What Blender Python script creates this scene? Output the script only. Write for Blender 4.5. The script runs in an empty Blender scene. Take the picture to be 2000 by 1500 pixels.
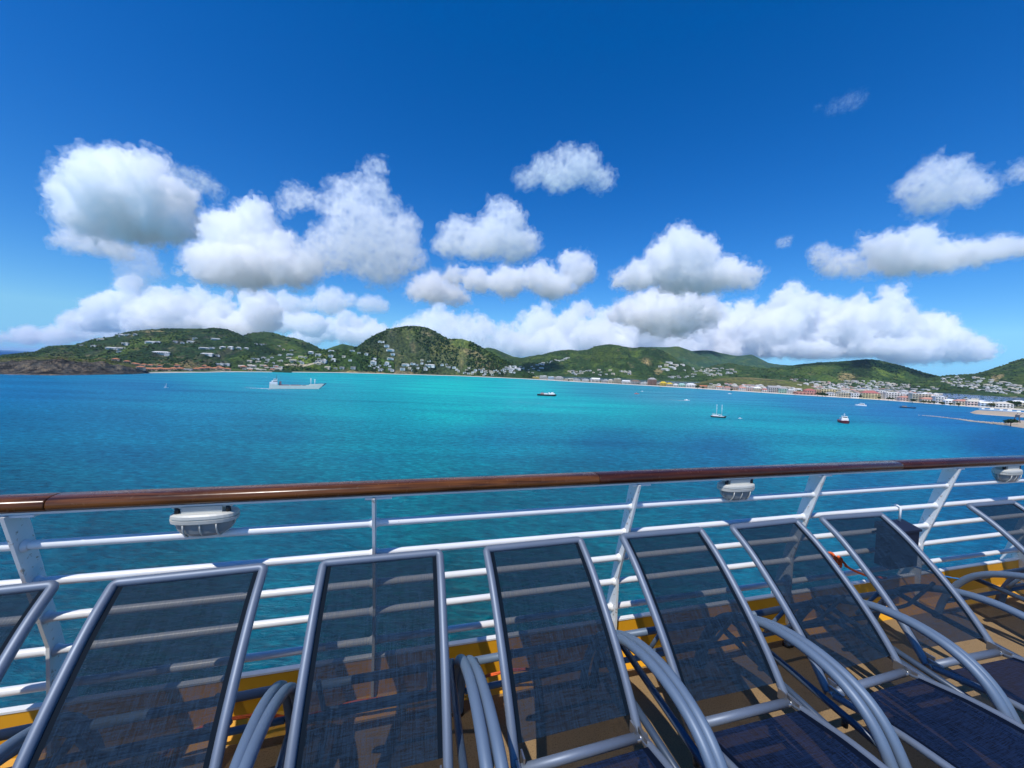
import bpy, bmesh, math, random
import numpy as np
from mathutils import Vector, Matrix, noise
SC = bpy.context.scene
COL = SC.collection
HC = 40.0                       # eye height above the sea
PITCH, ROLL, F = 0.0418, 0.0361, 739.87
RA = 0.2597                     # heading of the ship's rail
EYE = 1.6496                    # eye height above the deck
DZ = HC - EYE                   # deck height above the sea

# ------------------------------------------------------------------ helpers
def link(o, parent=None):
    COL.objects.link(o)
    if parent is not None: o.parent = parent
    return o
def tag(o, label=None, cat=None, group=None, kind=None):
    if label: o['label'] = label
    if cat: o['category'] = cat
    if group: o['group'] = group
    if kind: o['kind'] = kind
    return o
def empty(name, loc=(0, 0, 0), rz=0.0):
    o = bpy.data.objects.new(name, None); COL.objects.link(o)
    o.location = loc; o.rotation_euler = (0, 0, rz); o.empty_display_size = 0.1
    return o
def mesh_obj(name, V, Fc, mat, parent=None, smooth=False, mi=None):
    me = bpy.data.meshes.new(name)
    me.from_pydata([tuple(v) for v in V], [], [tuple(f) for f in Fc])
    for m in (mat if isinstance(mat, (list, tuple)) else [mat]): me.materials.append(m)
    if mi is not None: me.polygons.foreach_set('material_index', np.array(mi, dtype=np.int32))
    if smooth: me.polygons.foreach_set('use_smooth', np.ones(len(me.polygons), dtype=bool))
    me.update()
    return link(bpy.data.objects.new(name, me), parent)
class MB:
    """collects shapes that become ONE mesh"""
    def __init__(s): s.V = []; s.F = []; s.M = []; s.S = []
    def add(s, V, Fc, m=0, sm=False):
        b = len(s.V); s.V += [tuple(v) for v in V]
        for f in Fc: s.F.append(tuple(b + i for i in f)); s.M.append(m); s.S.append(sm)
    def box(s, c, d, rz=0.0, m=0, taper=1.0):
        x, y, z = d[0] / 2, d[1] / 2, d[2] / 2; V = []
        for k in (-1, 1):
            t = taper if k > 0 else 1.0
            for a, b in ((-1, -1), (1, -1), (1, 1), (-1, 1)):
                X, Y = a * x * t, b * y * t
                V.append((c[0] + X * math.cos(rz) - Y * math.sin(rz), c[1] + X * math.sin(rz) + Y * math.cos(rz), c[2] + k * z))
        s.add(V, [(3, 2, 1, 0), (4, 5, 6, 7), (0, 1, 5, 4), (1, 2, 6, 5), (2, 3, 7, 6), (3, 0, 4, 7)], m)
    def tube(s, P, r, n=10, m=0, cap=True, flat=1.0):
        P = [Vector(p) for p in P]; rs = r if isinstance(r, (list, tuple)) else [r] * len(P)
        V = []; Fc = []; up = None
        for i, p in enumerate(P):
            t = (P[min(i + 1, len(P) - 1)] - P[max(i - 1, 0)]).normalized()
            if up is None:
                up = Vector((0, 0, 1)) if abs(t.z) < 0.9 else Vector((1, 0, 0))
            a = t.cross(up).normalized(); b = a.cross(t).normalized(); up = b
            for k in range(n):
                w = 2 * math.pi * k / n
                V.append(p + a * math.cos(w) * rs[i] + b * math.sin(w) * rs[i] * flat)
        for i in range(len(P) - 1):
            for k in range(n):
                k2 = (k + 1) % n
                Fc.append((i * n + k, i * n + k2, (i + 1) * n + k2, (i + 1) * n + k))
        s.add(V, Fc, m, True)
        if cap:
            b0 = len(s.V) - len(V)
            s.F.append(tuple(b0 + k for k in range(n - 1, -1, -1))); s.M.append(m); s.S.append(False)
            s.F.append(tuple(b0 + (len(P) - 1) * n + k for k in range(n))); s.M.append(m); s.S.append(False)
    def prism(s, poly, y0, y1, m=0, f=None):
        """poly of (x, z) pushed along y"""
        n = len(poly); V = [(a, y0, b) for a, b in poly] + [(a, y1, b) for a, b in poly]
        if f: V = [f(v) for v in V]
        Fc = [tuple(range(n - 1, -1, -1)), tuple(range(n, 2 * n))] + [(i, (i + 1) % n, n + (i + 1) % n, n + i) for i in range(n)]
        s.add(V, Fc, m)
    def build(s, name, mat, parent=None, fix=True):
        o = mesh_obj(name, s.V, s.F, mat, parent, mi=s.M)
        o.data.polygons.foreach_set('use_smooth', np.array(s.S, dtype=bool))
        if not fix: return o
        bm = bmesh.new(); bm.from_mesh(o.data); bmesh.ops.recalc_face_normals(bm, faces=bm.faces); bm.to_mesh(o.data); bm.free()
        return o
def copy_tree(o, parent=None):
    c = o.copy(); COL.objects.link(c)
    if parent is not None: c.parent = parent
    for ch in list(o.children): copy_tree(ch, c)
    return c
# pixel of the 2000 x 1500 photograph -> direction in the world (used to find where things stand)
_cp, _sp = math.cos(PITCH), math.sin(PITCH)
FW = np.array([0, _cp, -_sp]); _U0 = np.array([0, _sp, _cp]); _R0 = np.array([1.0, 0, 0])
RT = _R0 * math.cos(ROLL) + _U0 * math.sin(ROLL); UP = -_R0 * math.sin(ROLL) + _U0 * math.cos(ROLL)
def ray(x, y):
    return FW + RT * (x - 1000) / F + UP * (750 - y) / F
def on_z(x, y, z=0.0):
    d = ray(x, y); s = (z - HC) / d[2]; return np.array([d[0] * s, d[1] * s, z])
def at_depth(x, y, Y):
    d = ray(x, y); s = Y / d[1]; return np.array([d[0] * s, Y, HC + d[2] * s])
def horizon(x):
    return 750 + F * ((x - 1000) / F * RT[2] + FW[2]) / UP[2]

# ------------------------------------------------------------------ node helpers
def mat_new(name):
    m = bpy.data.materials.new(name); m.use_nodes = True
    nt = m.node_tree; nt.nodes.clear()
    return m, nt
def N(nt, t, **kw):
    n = nt.nodes.new(t)
    for k, v in kw.items():
        if k.startswith('i_'):
            n.inputs[k[2:].replace('_', ' ')].default_value = v
        else: setattr(n, k, v)
    return n
def L(nt, a, b): nt.links.new(a, b)
def ramp(nt, fac, stops, interp='LINEAR'):
    n = N(nt, 'ShaderNodeValToRGB'); n.color_ramp.interpolation = interp
    e = n.color_ramp.elements
    while len(e) > 1: e.remove(e[0])
    e[0].position = stops[0][0]; c = stops[0][1]; e[0].color = (*c, 1) if len(c) == 3 else c
    for p, c in stops[1:]:
        q = e.new(p); q.color = (*c, 1) if len(c) == 3 else c
    if fac is not None: L(nt, fac, n.inputs[0])
    return n
def noise_tex(nt, scale, detail=4, rough=0.55, vec=None, dist=0.0, dims='3D'):
    n = N(nt, 'ShaderNodeTexNoise'); n.noise_dimensions = dims
    n.inputs['Scale'].default_value = scale; n.inputs['Detail'].default_value = detail
    n.inputs['Roughness'].default_value = rough; n.inputs['Distortion'].default_value = dist
    if vec is not None: L(nt, vec, n.inputs['Vector'])
    return n
def mixc(nt, fac, a, b, blend='MIX'):
    n = N(nt, 'ShaderNodeMix', data_type='RGBA', blend_type=blend)
    if hasattr(fac, 'is_output'): L(nt, fac, n.inputs[0])
    else: n.inputs[0].default_value = fac
    for i, v in ((6, a), (7, b)):
        if hasattr(v, 'is_output'): L(nt, v, n.inputs[i])
        else: n.inputs[i].default_value = (*v, 1)
    return n.outputs[2]
def mth(nt, op, a, b=None, c=None, clamp=False):
    n = N(nt, 'ShaderNodeMath', operation=op, use_clamp=clamp)
    for i, v in enumerate((a, b, c)):
        if v is None: continue
        if hasattr(v, 'is_output'): L(nt, v, n.inputs[i])
        else: n.inputs[i].default_value = v
    return n.outputs[0]
def pbsdf(nt, col, rough=0.5, metal=0.0, spec=0.5, bump=None, bstr=0.3, bdist=0.01, **kw):
    p = N(nt, 'ShaderNodeBsdfPrincipled'); o = N(nt, 'ShaderNodeOutputMaterial')
    if hasattr(col, 'is_output'): L(nt, col, p.inputs['Base Color'])
    else: p.inputs['Base Color'].default_value = (*col, 1)
    if hasattr(rough, 'is_output'): L(nt, rough, p.inputs['Roughness'])
    else: p.inputs['Roughness'].default_value = rough
    p.inputs['Metallic'].default_value = metal; p.inputs['Specular IOR Level'].default_value = spec
    if bump is not None:
        b = N(nt, 'ShaderNodeBump'); b.inputs['Strength'].default_value = bstr; b.inputs['Distance'].default_value = bdist
        L(nt, bump, b.inputs['Height']); L(nt, b.outputs[0], p.inputs['Normal'])
    for k, v in kw.items(): p.inputs[k.replace('_', ' ')].default_value = v
    L(nt, p.outputs[0], o.inputs[0])
    return p, o
def simple(name, col, rough=0.5, metal=0.0, var=0.12, scale=3.0, bump=0.0, spec=0.5, **kw):
    """paint / plastic / stone with a little unevenness"""
    m, nt = mat_new(name); tc = N(nt, 'ShaderNodeTexCoord')
    n = noise_tex(nt, scale, 5, 0.6, tc.outputs['Object'])
    c = mixc(nt, n.outputs[0], tuple(v * (1 - var) for v in col), tuple(min(1, v * (1 + var)) for v in col))
    r = N(nt, 'ShaderNodeMapRange'); r.inputs[3].default_value = max(0.02, rough - 0.08); r.inputs[4].default_value = min(1, rough + 0.08)
    L(nt, n.outputs[0], r.inputs[0])
    pbsdf(nt, c, r.outputs[0], metal, spec, bump=n.outputs[0] if bump else None, bstr=bump, **kw)
    return m

# ------------------------------------------------------------------ camera
cd = bpy.data.cameras.new('camera'); cam = bpy.data.objects.new('camera', cd); COL.objects.link(cam)
cd.sensor_fit = 'HORIZONTAL'; cd.sensor_width = 36; cd.lens = F / 2000 * 36
cd.clip_start = 0.05; cd.clip_end = 120000
Mx = Matrix(((RT[0], UP[0], -FW[0], 0), (RT[1], UP[1], -FW[1], 0), (RT[2], UP[2], -FW[2], HC), (0, 0, 0, 1)))
cam.matrix_world = Mx
SC.camera = cam

# ------------------------------------------------------------------ light
SUN_EL = math.radians(57.8)
SUN_AZ = math.radians(-149.2)     # measured from +Y towards +X
sd = Vector((math.sin(SUN_AZ) * math.cos(SUN_EL), math.cos(SUN_AZ) * math.cos(SUN_EL), math.sin(SUN_EL)))
lt = bpy.data.lights.new('sun', 'SUN'); lt.energy = 4.3; lt.angle = math.radians(0.53); lt.color = (1, 0.955, 0.9)
so = bpy.data.objects.new('sun', lt); COL.objects.link(so)
so.rotation_euler = sd.to_track_quat('Z', 'Y').to_euler()
w = bpy.data.worlds.new('World'); SC.world = w; w.use_nodes = True
nt = w.node_tree; nt.nodes.clear()
sky = N(nt, 'ShaderNodeTexSky', sky_type='NISHITA'); sky.sun_disc = False
sky.sun_elevation = SUN_EL; sky.sun_rotation = SUN_AZ
sky.altitude = 0; sky.air_density = 1.0; sky.dust_density = 0.3; sky.ozone_density = 1.2
# look no lower than a few degrees above the horizon, where the sea air is still blue
geo = N(nt, 'ShaderNodeNewGeometry'); sx = N(nt, 'ShaderNodeSeparateXYZ'); cx = N(nt, 'ShaderNodeCombineXYZ')
tcw = N(nt, 'ShaderNodeTexCoord'); L(nt, tcw.outputs['Generated'], sx.inputs[0])
L(nt, sx.outputs[0], cx.inputs[0]); L(nt, sx.outputs[1], cx.inputs[1]); L(nt, mth(nt, 'MAXIMUM', sx.outputs[2], 0.085), cx.inputs[2])
L(nt, cx.outputs[0], sky.inputs[0])
hs = N(nt, 'ShaderNodeHueSaturation'); hs.inputs['Saturation'].default_value = 1.5; hs.inputs['Value'].default_value = 1.0
L(nt, sky.outputs[0], hs.inputs['Color'])
bg = N(nt, 'ShaderNodeBackground'); bg.inputs[1].default_value = 0.125
tint = mixc(nt, 1.0, hs.outputs[0], (0.55, 0.86, 1.18), 'MULTIPLY')
L(nt, tint, bg.inputs[0])
wo = N(nt, 'ShaderNodeOutputWorld'); L(nt, bg.outputs[0], wo.inputs[0])
SC.view_settings.view_transform = 'Standard'; SC.view_settings.look = 'None'
SC.view_settings.exposure = 0.0; SC.view_settings.gamma = 1.0
SC.render.engine = 'CYCLES'
cy = SC.cycles
cy.use_denoising = True; cy.max_bounces = 26; cy.diffuse_bounces = 3; cy.glossy_bounces = 3; cy.transmission_bounces = 3
cy.transparent_max_bounces = 26; cy.volume_bounces = 24; cy.volume_step_rate = 2.0; cy.volume_max_steps = 96; cy.caustics_reflective = False; cy.caustics_refractive = False
cy.use_adaptive_sampling = True; cy.adaptive_threshold = 0.02
cy.sample_clamp_indirect = 6.0
# ------------------------------------------------------------------ numpy noise
def _hash(ix, iy, s):
    h = (ix.astype(np.int64) * 374761393 + iy.astype(np.int64) * 668265263 + s * 1442695041) & 0xffffffff
    h = ((h ^ (h >> 13)) * 1274126177) & 0xffffffff
    return ((h ^ (h >> 16)) & 0xffff) / 65535.0
def vnoise(x, y, s=0):
    ix = np.floor(x); iy = np.floor(y); fx = x - ix; fy = y - iy
    fx = fx * fx * (3 - 2 * fx); fy = fy * fy * (3 - 2 * fy)
    a = _hash(ix, iy, s); b = _hash(ix + 1, iy, s); c = _hash(ix, iy + 1, s); d = _hash(ix + 1, iy + 1, s)
    return a + (b - a) * fx + (c - a) * fy + (a - b - c + d) * fx * fy
def fbm(x, y, s=0, o=4, g=0.5, ridge=False):
    t = 0; a = 1; n = 0
    for i in range(o):
        v = vnoise(x + 17.3 * i, y - 9.1 * i, s + i)
        if ridge: v = 1 - np.abs(2 * v - 1)
        t = t + a * v; n += a; a *= g; x = x * 2.03; y = y * 2.03
    return t / n
def smooth(a, b, x):
    t = np.clip((x - a) / (b - a), 0, 1); return t * t * (3 - 2 * t)
def lin(c):
    c = np.asarray(c, float) / 255.0
    return np.where(c <= 0.04045, c / 12.92, ((c + 0.055) / 1.055) ** 2.4)
def grid_mesh(name, P, mat, col=None, kind='structure', smooth_=True):
    """P: rows x cols x 3"""
    nr, nc = P.shape[:2]
    me = bpy.data.meshes.new(name)
    nv = nr * nc; nf = (nr - 1) * (nc - 1)
    me.vertices.add(nv); me.vertices.foreach_set('co', P.reshape(-1).astype(np.float32))
    i = np.arange((nr - 1) * nc).reshape(nr - 1, nc)[:, :-1].reshape(-1)
    q = np.stack([i, i + 1, i + nc + 1, i + nc], 1).reshape(-1)
    me.loops.add(nf * 4); me.loops.foreach_set('vertex_index', q.astype(np.int32))
    me.polygons.add(nf); me.polygons.foreach_set('loop_start', np.arange(0, nf * 4, 4, dtype=np.int32))
    me.polygons.foreach_set('loop_total', np.full(nf, 4, dtype=np.int32))
    me.polygons.foreach_set('use_smooth', np.full(nf, smooth_, dtype=bool))
    if col is not None:
        a = me.color_attributes.new('Col', 'FLOAT_COLOR', 'POINT')
        a.data.foreach_set('color', np.concatenate([col.reshape(-1, 3), np.ones((nv, 1))], 1).reshape(-1).astype(np.float32))
    me.materials.append(mat); me.update(calc_edges=True); me.validate()
    o = link(bpy.data.objects.new(name, me)); tag(o, kind=kind)
    return o
# ------------------------------------------------------------------ terrain material
m, nt = mat_new('hill_scrub'); tc = N(nt, 'ShaderNodeTexCoord')
at = N(nt, 'ShaderNodeVertexColor', layer_name='Col')
n1 = noise_tex(nt, 0.09, 5, 0.7, tc.outputs['Object']); n2 = noise_tex(nt, 0.02, 4, 0.6, tc.outputs['Object'])
r = ramp(nt, n1.outputs[0], [(0.34, (0.28, 0.36, 0.38)), (0.5, (0.95, 0.95, 0.95)), (0.66, (1.8, 1.65, 1.3))])
c = mixc(nt, 1.0, at.outputs[0], r.outputs[0], 'MULTIPLY')
r = ramp(nt, n2.outputs[0], [(0.35, (0.75, 0.85, 0.9)), (0.6, (1.15, 1.1, 1.0))])
c = mixc(nt, 1.0, c, r.outputs[0], 'MULTIPLY')
pbsdf(nt, c, 0.9, 0, 0.1, bump=n1.outputs[0], bstr=1.0, bdist=4.0)
M_HILL = m
GREEN = np.array([0.030, 0.062, 0.018]); DGREEN = np.array([0.017, 0.040, 0.015]); LGREEN = np.array([0.10, 0.145, 0.028])
BROWN = np.array([0.19, 0.15, 0.075]); ROCK = np.array([0.13, 0.11, 0.09]); BLUEG = np.array([0.035, 0.085, 0.05])  # BLUEG: haze of the distance mixed into the green of far hills
terr_V = []; terr_T = []; terr_n = 0
def reg(P):
    global terr_n
    nr, nc = P.shape[:2]; i = np.arange((nr - 1) * nc).reshape(nr - 1, nc)[:, :-1].reshape(-1)
    terr_V.append(P.reshape(-1, 3)); terr_T.append(np.stack([i, i + 1, i + nc + 1, i + nc], 1) + terr_n); terr_n += nr * nc
def hill(name, sky_, Yr, Yf, z0=1.5, step=1.6, rows=90, prof='round', spur=0.3, micro=2.2, seed=0, base=GREEN, patches=(), rock=0.0, back=0.9, bw=1.0):
    xs = np.arange(sky_[0][0], sky_[-1][0] + 0.1, step)
    ys = np.interp(xs, [p[0] for p in sky_], [p[1] for p in sky_])
    k = np.ones(5) / 5; ys = np.convolve(np.pad(ys, 2, mode='edge'), k, 'valid')
    yr = np.interp(xs, [p[0] for p in Yr], [p[1] for p in Yr]); yf = np.interp(xs, [p[0] for p in Yf], [p[1] for p in Yf])
    dx = np.array([ray(x, horizon(x)) for x in xs]); tx = dx[:, 0] / dx[:, 1]
    hr = np.array([at_depth(x, y, d)[2] for x, y, d in zip(xs, ys, yr)])
    hr = np.maximum(hr, z0 - 3)
    v = np.concatenate([np.linspace(0, 1, rows), 1 + np.linspace(0, back, rows // 3)[1:]])
    V, Xs = np.meshgrid(v, np.arange(len(xs)), indexing='ij')
    Y = yf[None] + (yr - yf)[None] * V; X = Y * tx[None]
    if prof == 'round': f = 0.45 * v + 0.55 * smooth(0, 1, v)
    elif prof == 'cone': f = 0.75 * v + 0.25 * smooth(0, 1, v)
    elif prof == 'cliff': f = 0.78 * smooth(0, 0.2, v) + 0.22 * smooth(0.1, 1, v)
    elif prof == 'mound': f = np.sin(np.clip(v, 0, 1) * math.pi / 2)
    f = np.where(v > 1, 1 - smooth(0, back * 1.05, v - 1) * 0.95, f)
    H = z0 + (hr - z0)[None] * f[:, None]
    rel = np.maximum(hr - z0, 4)[None]
    env = (np.clip(V, 0, 1) * (1 - np.clip(V, 0, 1)) * 4) ** 0.8
    wl = np.maximum(60.0, np.mean(rel) * 1.1)
    sp = fbm(X / wl + 5 * seed, Y / (wl * 2.2), seed, 4, 0.5, True) - 0.62
    H = H + sp * rel * spur * env
    mi = fbm(X / 14.0, Y / 14.0, seed + 40, 3, 0.6) - 0.5
    H = H + mi * 2 * micro * np.clip(V * 8, 0.15, 1)
    if prof == 'cliff':
        g_ = fbm(X / 16.0, Y / 60.0, seed + 60, 4, 0.6, True) - 0.6
        H = H + g_ * 16 * smooth(0.0, 0.08, V) * smooth(0.34, 0.15, V)
    H[0] = -2.0 if z0 < 2.5 else z0 - 6
    P = np.stack([X, Y, H], -1)
    # colour: what grows or lies bare there; some hills add painted shade or haze
    n = fbm(X / 90.0, Y / 90.0, seed + 7, 4)[..., None]; n2 = fbm(X / 30.0, Y / 30.0, seed + 9, 4)[..., None]
    col = base * (0.75 + 0.5 * n2) * (1 - smooth(0.5, 0.75, n) * 0.4) + (LGREEN * 0.5) * smooth(0.52, 0.72, n)
    col = col + (BROWN - col) * smooth(0.66, 0.80, n2) * 0.5 * bw
    px = xs[None] + 0 * V
    for p in patches:
        cx, cv, rx, rv, c, s = p
        d = ((px - cx) / rx) ** 2 + ((V - cv) / rv) ** 2 + (n2[..., 0] - 0.5) * 2.2
        m_ = smooth(1.1, 0.5, d)[..., None] * s
        col = col + (np.array(c) * (0.7 + 0.6 * n2) - col) * m_
    if prof == 'cliff':
        cl = smooth(0.34, 0.16, V + (n2[..., 0] - 0.5) * 0.25)[..., None]
        st = fbm(X / 7.0, Y / 40.0, seed + 3, 4, 0.6, True)[..., None]
        col = col + (np.array([0.075, 0.072, 0.07]) * (0.12 + 1.7 * st ** 3) - col) * cl
    if rock > 0:
        gy = np.gradient(H, axis=0) / np.maximum(np.gradient(Y, axis=0), 0.3)
        s = smooth(0.5, 1.0, np.abs(gy) + (n2[..., 0] - 0.5) * 0.6)[..., None] * rock
        col = col + (ROCK * (0.35 + 1.3 * n2) - col) * s
    grid_mesh(name, P, M_HILL, np.clip(col, 0.005, 1)); reg(P)
def flat(a, b=None): return [(-500, a), (3000, a if b is None else b)]
COAST = [(-260, 729), (0, 731), (100, 733), (250, 731), (300, 728.5), (400, 727.5), (450, 726.5), (560, 727), (660, 728), (740, 730), (810, 732), (900, 734.5), (1000, 739), (1050, 741.5), (1100, 744.5), (1212, 750.5), (1337, 757.5), (1450, 764.5), (1560, 771.5), (1725, 781.5), (1835, 789.5), (1917, 796), (1990, 801), (2150, 812), (2500, 840)]
def coast_Y(x): 
    y = np.interp(x, [p[0] for p in COAST], [p[1] for p in COAST]); return on_z(x, y, 0)[1]
CF = [(x, coast_Y(x)) for x in range(-260, 2500, 20)]
def off(d, x0=-1e9, x1=1e9): return [(x, y + d) for x, y in CF]
# lowland
xs = np.concatenate([np.arange(-250, 2400, 12.0)])
rows = []
fr = np.concatenate([np.array([0, 6, 14, 30]), np.geomspace(60, 7000, 26)])
for d in fr:
    rows.append([])
    for x in xs:
        r_ = ray(x, horizon(x)); Y = np.interp(x, [p[0] for p in CF], [p[1] for p in CF]) + d
        z = {0: -0.8, 6: 0.6}.get(d, 1.6)
        rows[-1].append((r_[0] / r_[1] * Y, Y, z))
LOW = np.array(rows)
n = fbm(LOW[..., 0] / 60, LOW[..., 1] / 60, 3, 4)[..., None]
lc = GREEN * 1.2 + (np.array([0.30, 0.26, 0.19]) - GREEN) * smooth(0.42, 0.62, n)
# the land only exists right of the open sea at the far left
keep = xs >= 262
grid_mesh('lowland', LOW[:, keep], M_HILL, np.broadcast_to(lc, LOW.shape)[:, keep]); reg(LOW[:, keep])
# beach
m, nt = mat_new('beach_sand'); tc = N(nt, 'ShaderNodeTexCoord'); n1 = noise_tex(nt, 0.05, 5, 0.6, tc.outputs['Object'])
c = mixc(nt, n1.outputs[0], (0.48, 0.42, 0.33), (0.66, 0.6, 0.5)); pbsdf(nt, c, 0.9, 0, 0.1); M_SAND = m
xb = np.arange(600, 2060, 6.0); rows = []
for d, z in ((-8, -0.5), (0, 0.25), (9, 1.3), (22, 1.75), (27, 1.5)):
    rows.append([])
    for x in xb:
        r_ = ray(x, horizon(x)); wd = np.interp(x, [600, 800, 1000, 2060], [0.25, 0.3, 0.8, 0.8])
        Y = np.interp(x, [p[0] for p in CF], [p[1] for p in CF]) + d * wd + 1.5 * math.sin(x / 37)
        rows[-1].append((r_[0] / r_[1] * Y, Y, z))
grid_mesh('beach', np.array(rows), M_SAND)
# pale rocky shore at the left
xb = np.arange(258, 640, 4.0); rows = []
for d, z in ((-3, -0.5), (0, 0.5), (3, 1.3), (7, 1.45)):
    rows.append([])
    for x in xb:
        r_ = ray(x, horizon(x)); Y = np.interp(x, [p[0] for p in CF], [p[1] for p in CF]) + d + 3 * vnoise(np.array(x / 9.0), np.array(0.0))
        rows[-1].append((r_[0] / r_[1] * Y, Y, z))
grid_mesh('shore', np.array(rows), M_SAND)

# ---- hills, far to near
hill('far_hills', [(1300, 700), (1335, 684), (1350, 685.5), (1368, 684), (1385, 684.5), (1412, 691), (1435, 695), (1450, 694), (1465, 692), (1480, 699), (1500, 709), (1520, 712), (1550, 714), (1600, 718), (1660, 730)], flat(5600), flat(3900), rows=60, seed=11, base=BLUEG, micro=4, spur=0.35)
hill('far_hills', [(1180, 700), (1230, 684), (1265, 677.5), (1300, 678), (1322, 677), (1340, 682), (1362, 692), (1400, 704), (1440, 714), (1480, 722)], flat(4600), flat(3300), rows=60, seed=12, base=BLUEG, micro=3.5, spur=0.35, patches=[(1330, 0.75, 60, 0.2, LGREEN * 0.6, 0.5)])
hill('far_hills', [(900, 700), (935, 684), (950, 678.5), (965, 681), (985, 690), (1003, 697), (1025, 700), (1045, 699), (1060, 698), (1090, 706)], flat(3500), flat(2500), rows=50, seed=13, base=GREEN, micro=3, spur=0.3)
hill('broad_hill', [(960, 712), (1000, 702), (1030, 697), (1060, 692.5), (1085, 686), (1110, 683), (1127, 685), (1145, 683), (1165, 675), (1188, 672), (1212, 676.5), (1235, 679.5), (1250, 677.5), (1275, 679.5), (1300, 690), (1322, 704), (1345, 715), (1380, 727), (1410, 735)], flat(3000), flat(2230), rows=110, seed=14, base=GREEN * 0.95, micro=2.6, spur=0.42,
     patches=[(1180, 0.6, 35, 0.3, LGREEN * 0.6, 0.6), (1262, 0.55, 10, 0.1, BROWN * 1.5, 0.9), (1285, 0.35, 8, 0.08, BROWN * 1.6, 0.8), (1280, 0.7, 25, 0.3, DGREEN, 0.7)])
hill('low_slope', [(1240, 738), (1290, 728), (1330, 722), (1370, 720), (1400, 712), (1425, 709), (1450, 714), (1500, 720), (1540, 724), (1560, 728)], flat(2900), flat(2000), rows=60, seed=15, base=GREEN * 1.1, micro=2.4, spur=0.25)
hill('right_hill', [(1440, 733), (1480, 721), (1530, 716), (1560, 711.5), (1600, 708), (1640, 706), (1665, 704), (1690, 701), (1710, 703), (1740, 710), (1770, 718), (1800, 727), (1835, 735), (1860, 742)], flat(2700), flat(1900), rows=110, seed=16, base=GREEN * 1.15, micro=2.4, spur=0.38,
     patches=[(1735, 0.72, 38, 0.3, LGREEN * 1.25, 0.9), (1655, 0.35, 25, 0.12, BROWN * 1.4, 0.8), (1590, 0.6, 40, 0.25, LGREEN * 0.8, 0.5), (1678, 0.6, 22, 0.4, DGREEN * 0.7, 0.8)])  # dark green centre paints a cloud shadow, bright green the sunlit slope beside it
hill('far_right_hill', [(1780, 742), (1820, 738), (1850, 733), (1880, 732), (1903, 730), (1925, 724), (1950, 716), (1975, 707), (2000, 698), (2060, 676), (2160, 650), (2260, 690)], flat(2300), flat(1500), rows=100, seed=17, base=GREEN, micro=2.2, spur=0.3,
     patches=[(1945, 0.5, 14, 0.08, BROWN * 1.5, 0.9), (1995, 0.35, 25, 0.15, LGREEN * 0.6, 0.7)])
hill('small_hill', [(600, 694), (630, 685), (650, 677), (668, 671.5), (690, 676), (710, 684), (740, 696)], flat(2700), flat(2000), rows=40, seed=18, base=GREEN * 1.1, micro=2.5)
hill('back_hill', [(430, 668), (455, 660), (475, 655), (490, 650.5), (520, 648), (540, 652), (555, 658), (575, 660), (600, 669), (625, 681), (655, 692)], flat(2350), flat(1500), rows=80, seed=19, base=GREEN * 0.95, micro=2.4)
hill('left_hill', [(-40, 697), (0, 695), (15, 693), (40, 690), (70, 688), (80, 682), (100, 676), (125, 675), (150, 673), (170, 666), (190, 661), (220, 658), (240, 650), (280, 645), (320, 642.5), (360, 641.5), (420, 642), (440, 642.5), (455, 648), (475, 656), (510, 672), (540, 689), (570, 705)], flat(1850), [(-40, 1150), (80, 1100), (300, 1180), (570, 1200)], rows=130, seed=20, base=DGREEN * 1.2, micro=2.2, spur=0.34, rock=0.35,
     patches=[(340, 0.12, 70, 0.06, BROWN * 1.1, 0.9), (160, 0.1, 70, 0.14, BROWN, 0.7), (290, 0.8, 40, 0.03, BROWN * 1.5, 0.8), (110, 0.3, 40, 0.3, np.array([0.08, 0.09, 0.04]), 0.7)])
hill('saddle', [(440, 716), (480, 704), (520, 694), (560, 687), (600, 684), (640, 683), (680, 684), (720, 690), (770, 708)], flat(1520), off(14), rows=70, seed=21, base=GREEN, micro=1.9, spur=0.25,
     patches=[(590, 0.6, 24, 0.14, LGREEN * 1.4, 1.0), (590, 0.36, 40, 0.06, np.array([0.45, 0.4, 0.3]), 1.0), (590, 0.2, 40, 0.08, LGREEN * 0.9, 0.8), (700, 0.05, 60, 0.06, BROWN * 1.4, 0.9)])
hill('central_hill', [(640, 700), (672, 687), (690, 681), (703, 674), (720, 660), (740, 650), (760, 641.5), (790, 637), (812, 636.5), (828, 638.5), (845, 645), (865, 657), (877, 663), (900, 661.5), (915, 666), (940, 679), (960, 690), (980, 701), (1000, 712), (1020, 723), (1045, 736)], [(600, 1500), (820, 1680), (1045, 1560)], off(16), rows=150, prof='cone', seed=22, base=GREEN * 0.85, micro=2.0, spur=0.26, rock=0.25,
     patches=[(880, 0.55, 45, 0.3, np.array([0.14, 0.15, 0.05]), 0.85), (930, 0.62, 30, 0.12, BROWN * 1.3, 0.7), (950, 0.35, 30, 0.2, BROWN, 0.7), (905, 0.85, 22, 0.15, LGREEN * 1.2, 0.9), (960, 0.8, 30, 0.16, LGREEN * 1.1, 0.8), (745, 0.04, 70, 0.05, BROWN * 1.3, 0.9), (835, 0.82, 10, 0.07, BROWN * 1.6, 0.8), (770, 0.35, 70, 0.2, LGREEN * 0.7, 0.5)])
hill('brown_mound', [(1350, 752), (1375, 745), (1400, 739), (1435, 736.5), (1470, 738), (1510, 741), (1560, 745), (1610, 752)], flat(1560), flat(1330), rows=40, prof='mound', seed=23, base=np.array([0.12, 0.115, 0.05]), micro=0.9, spur=0.15, patches=[(1400, 0.2, 40, 0.3, GREEN * 0.9, 0.8), (1500, 0.9, 60, 0.12, BROWN * 1.6, 0.8)])
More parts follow.
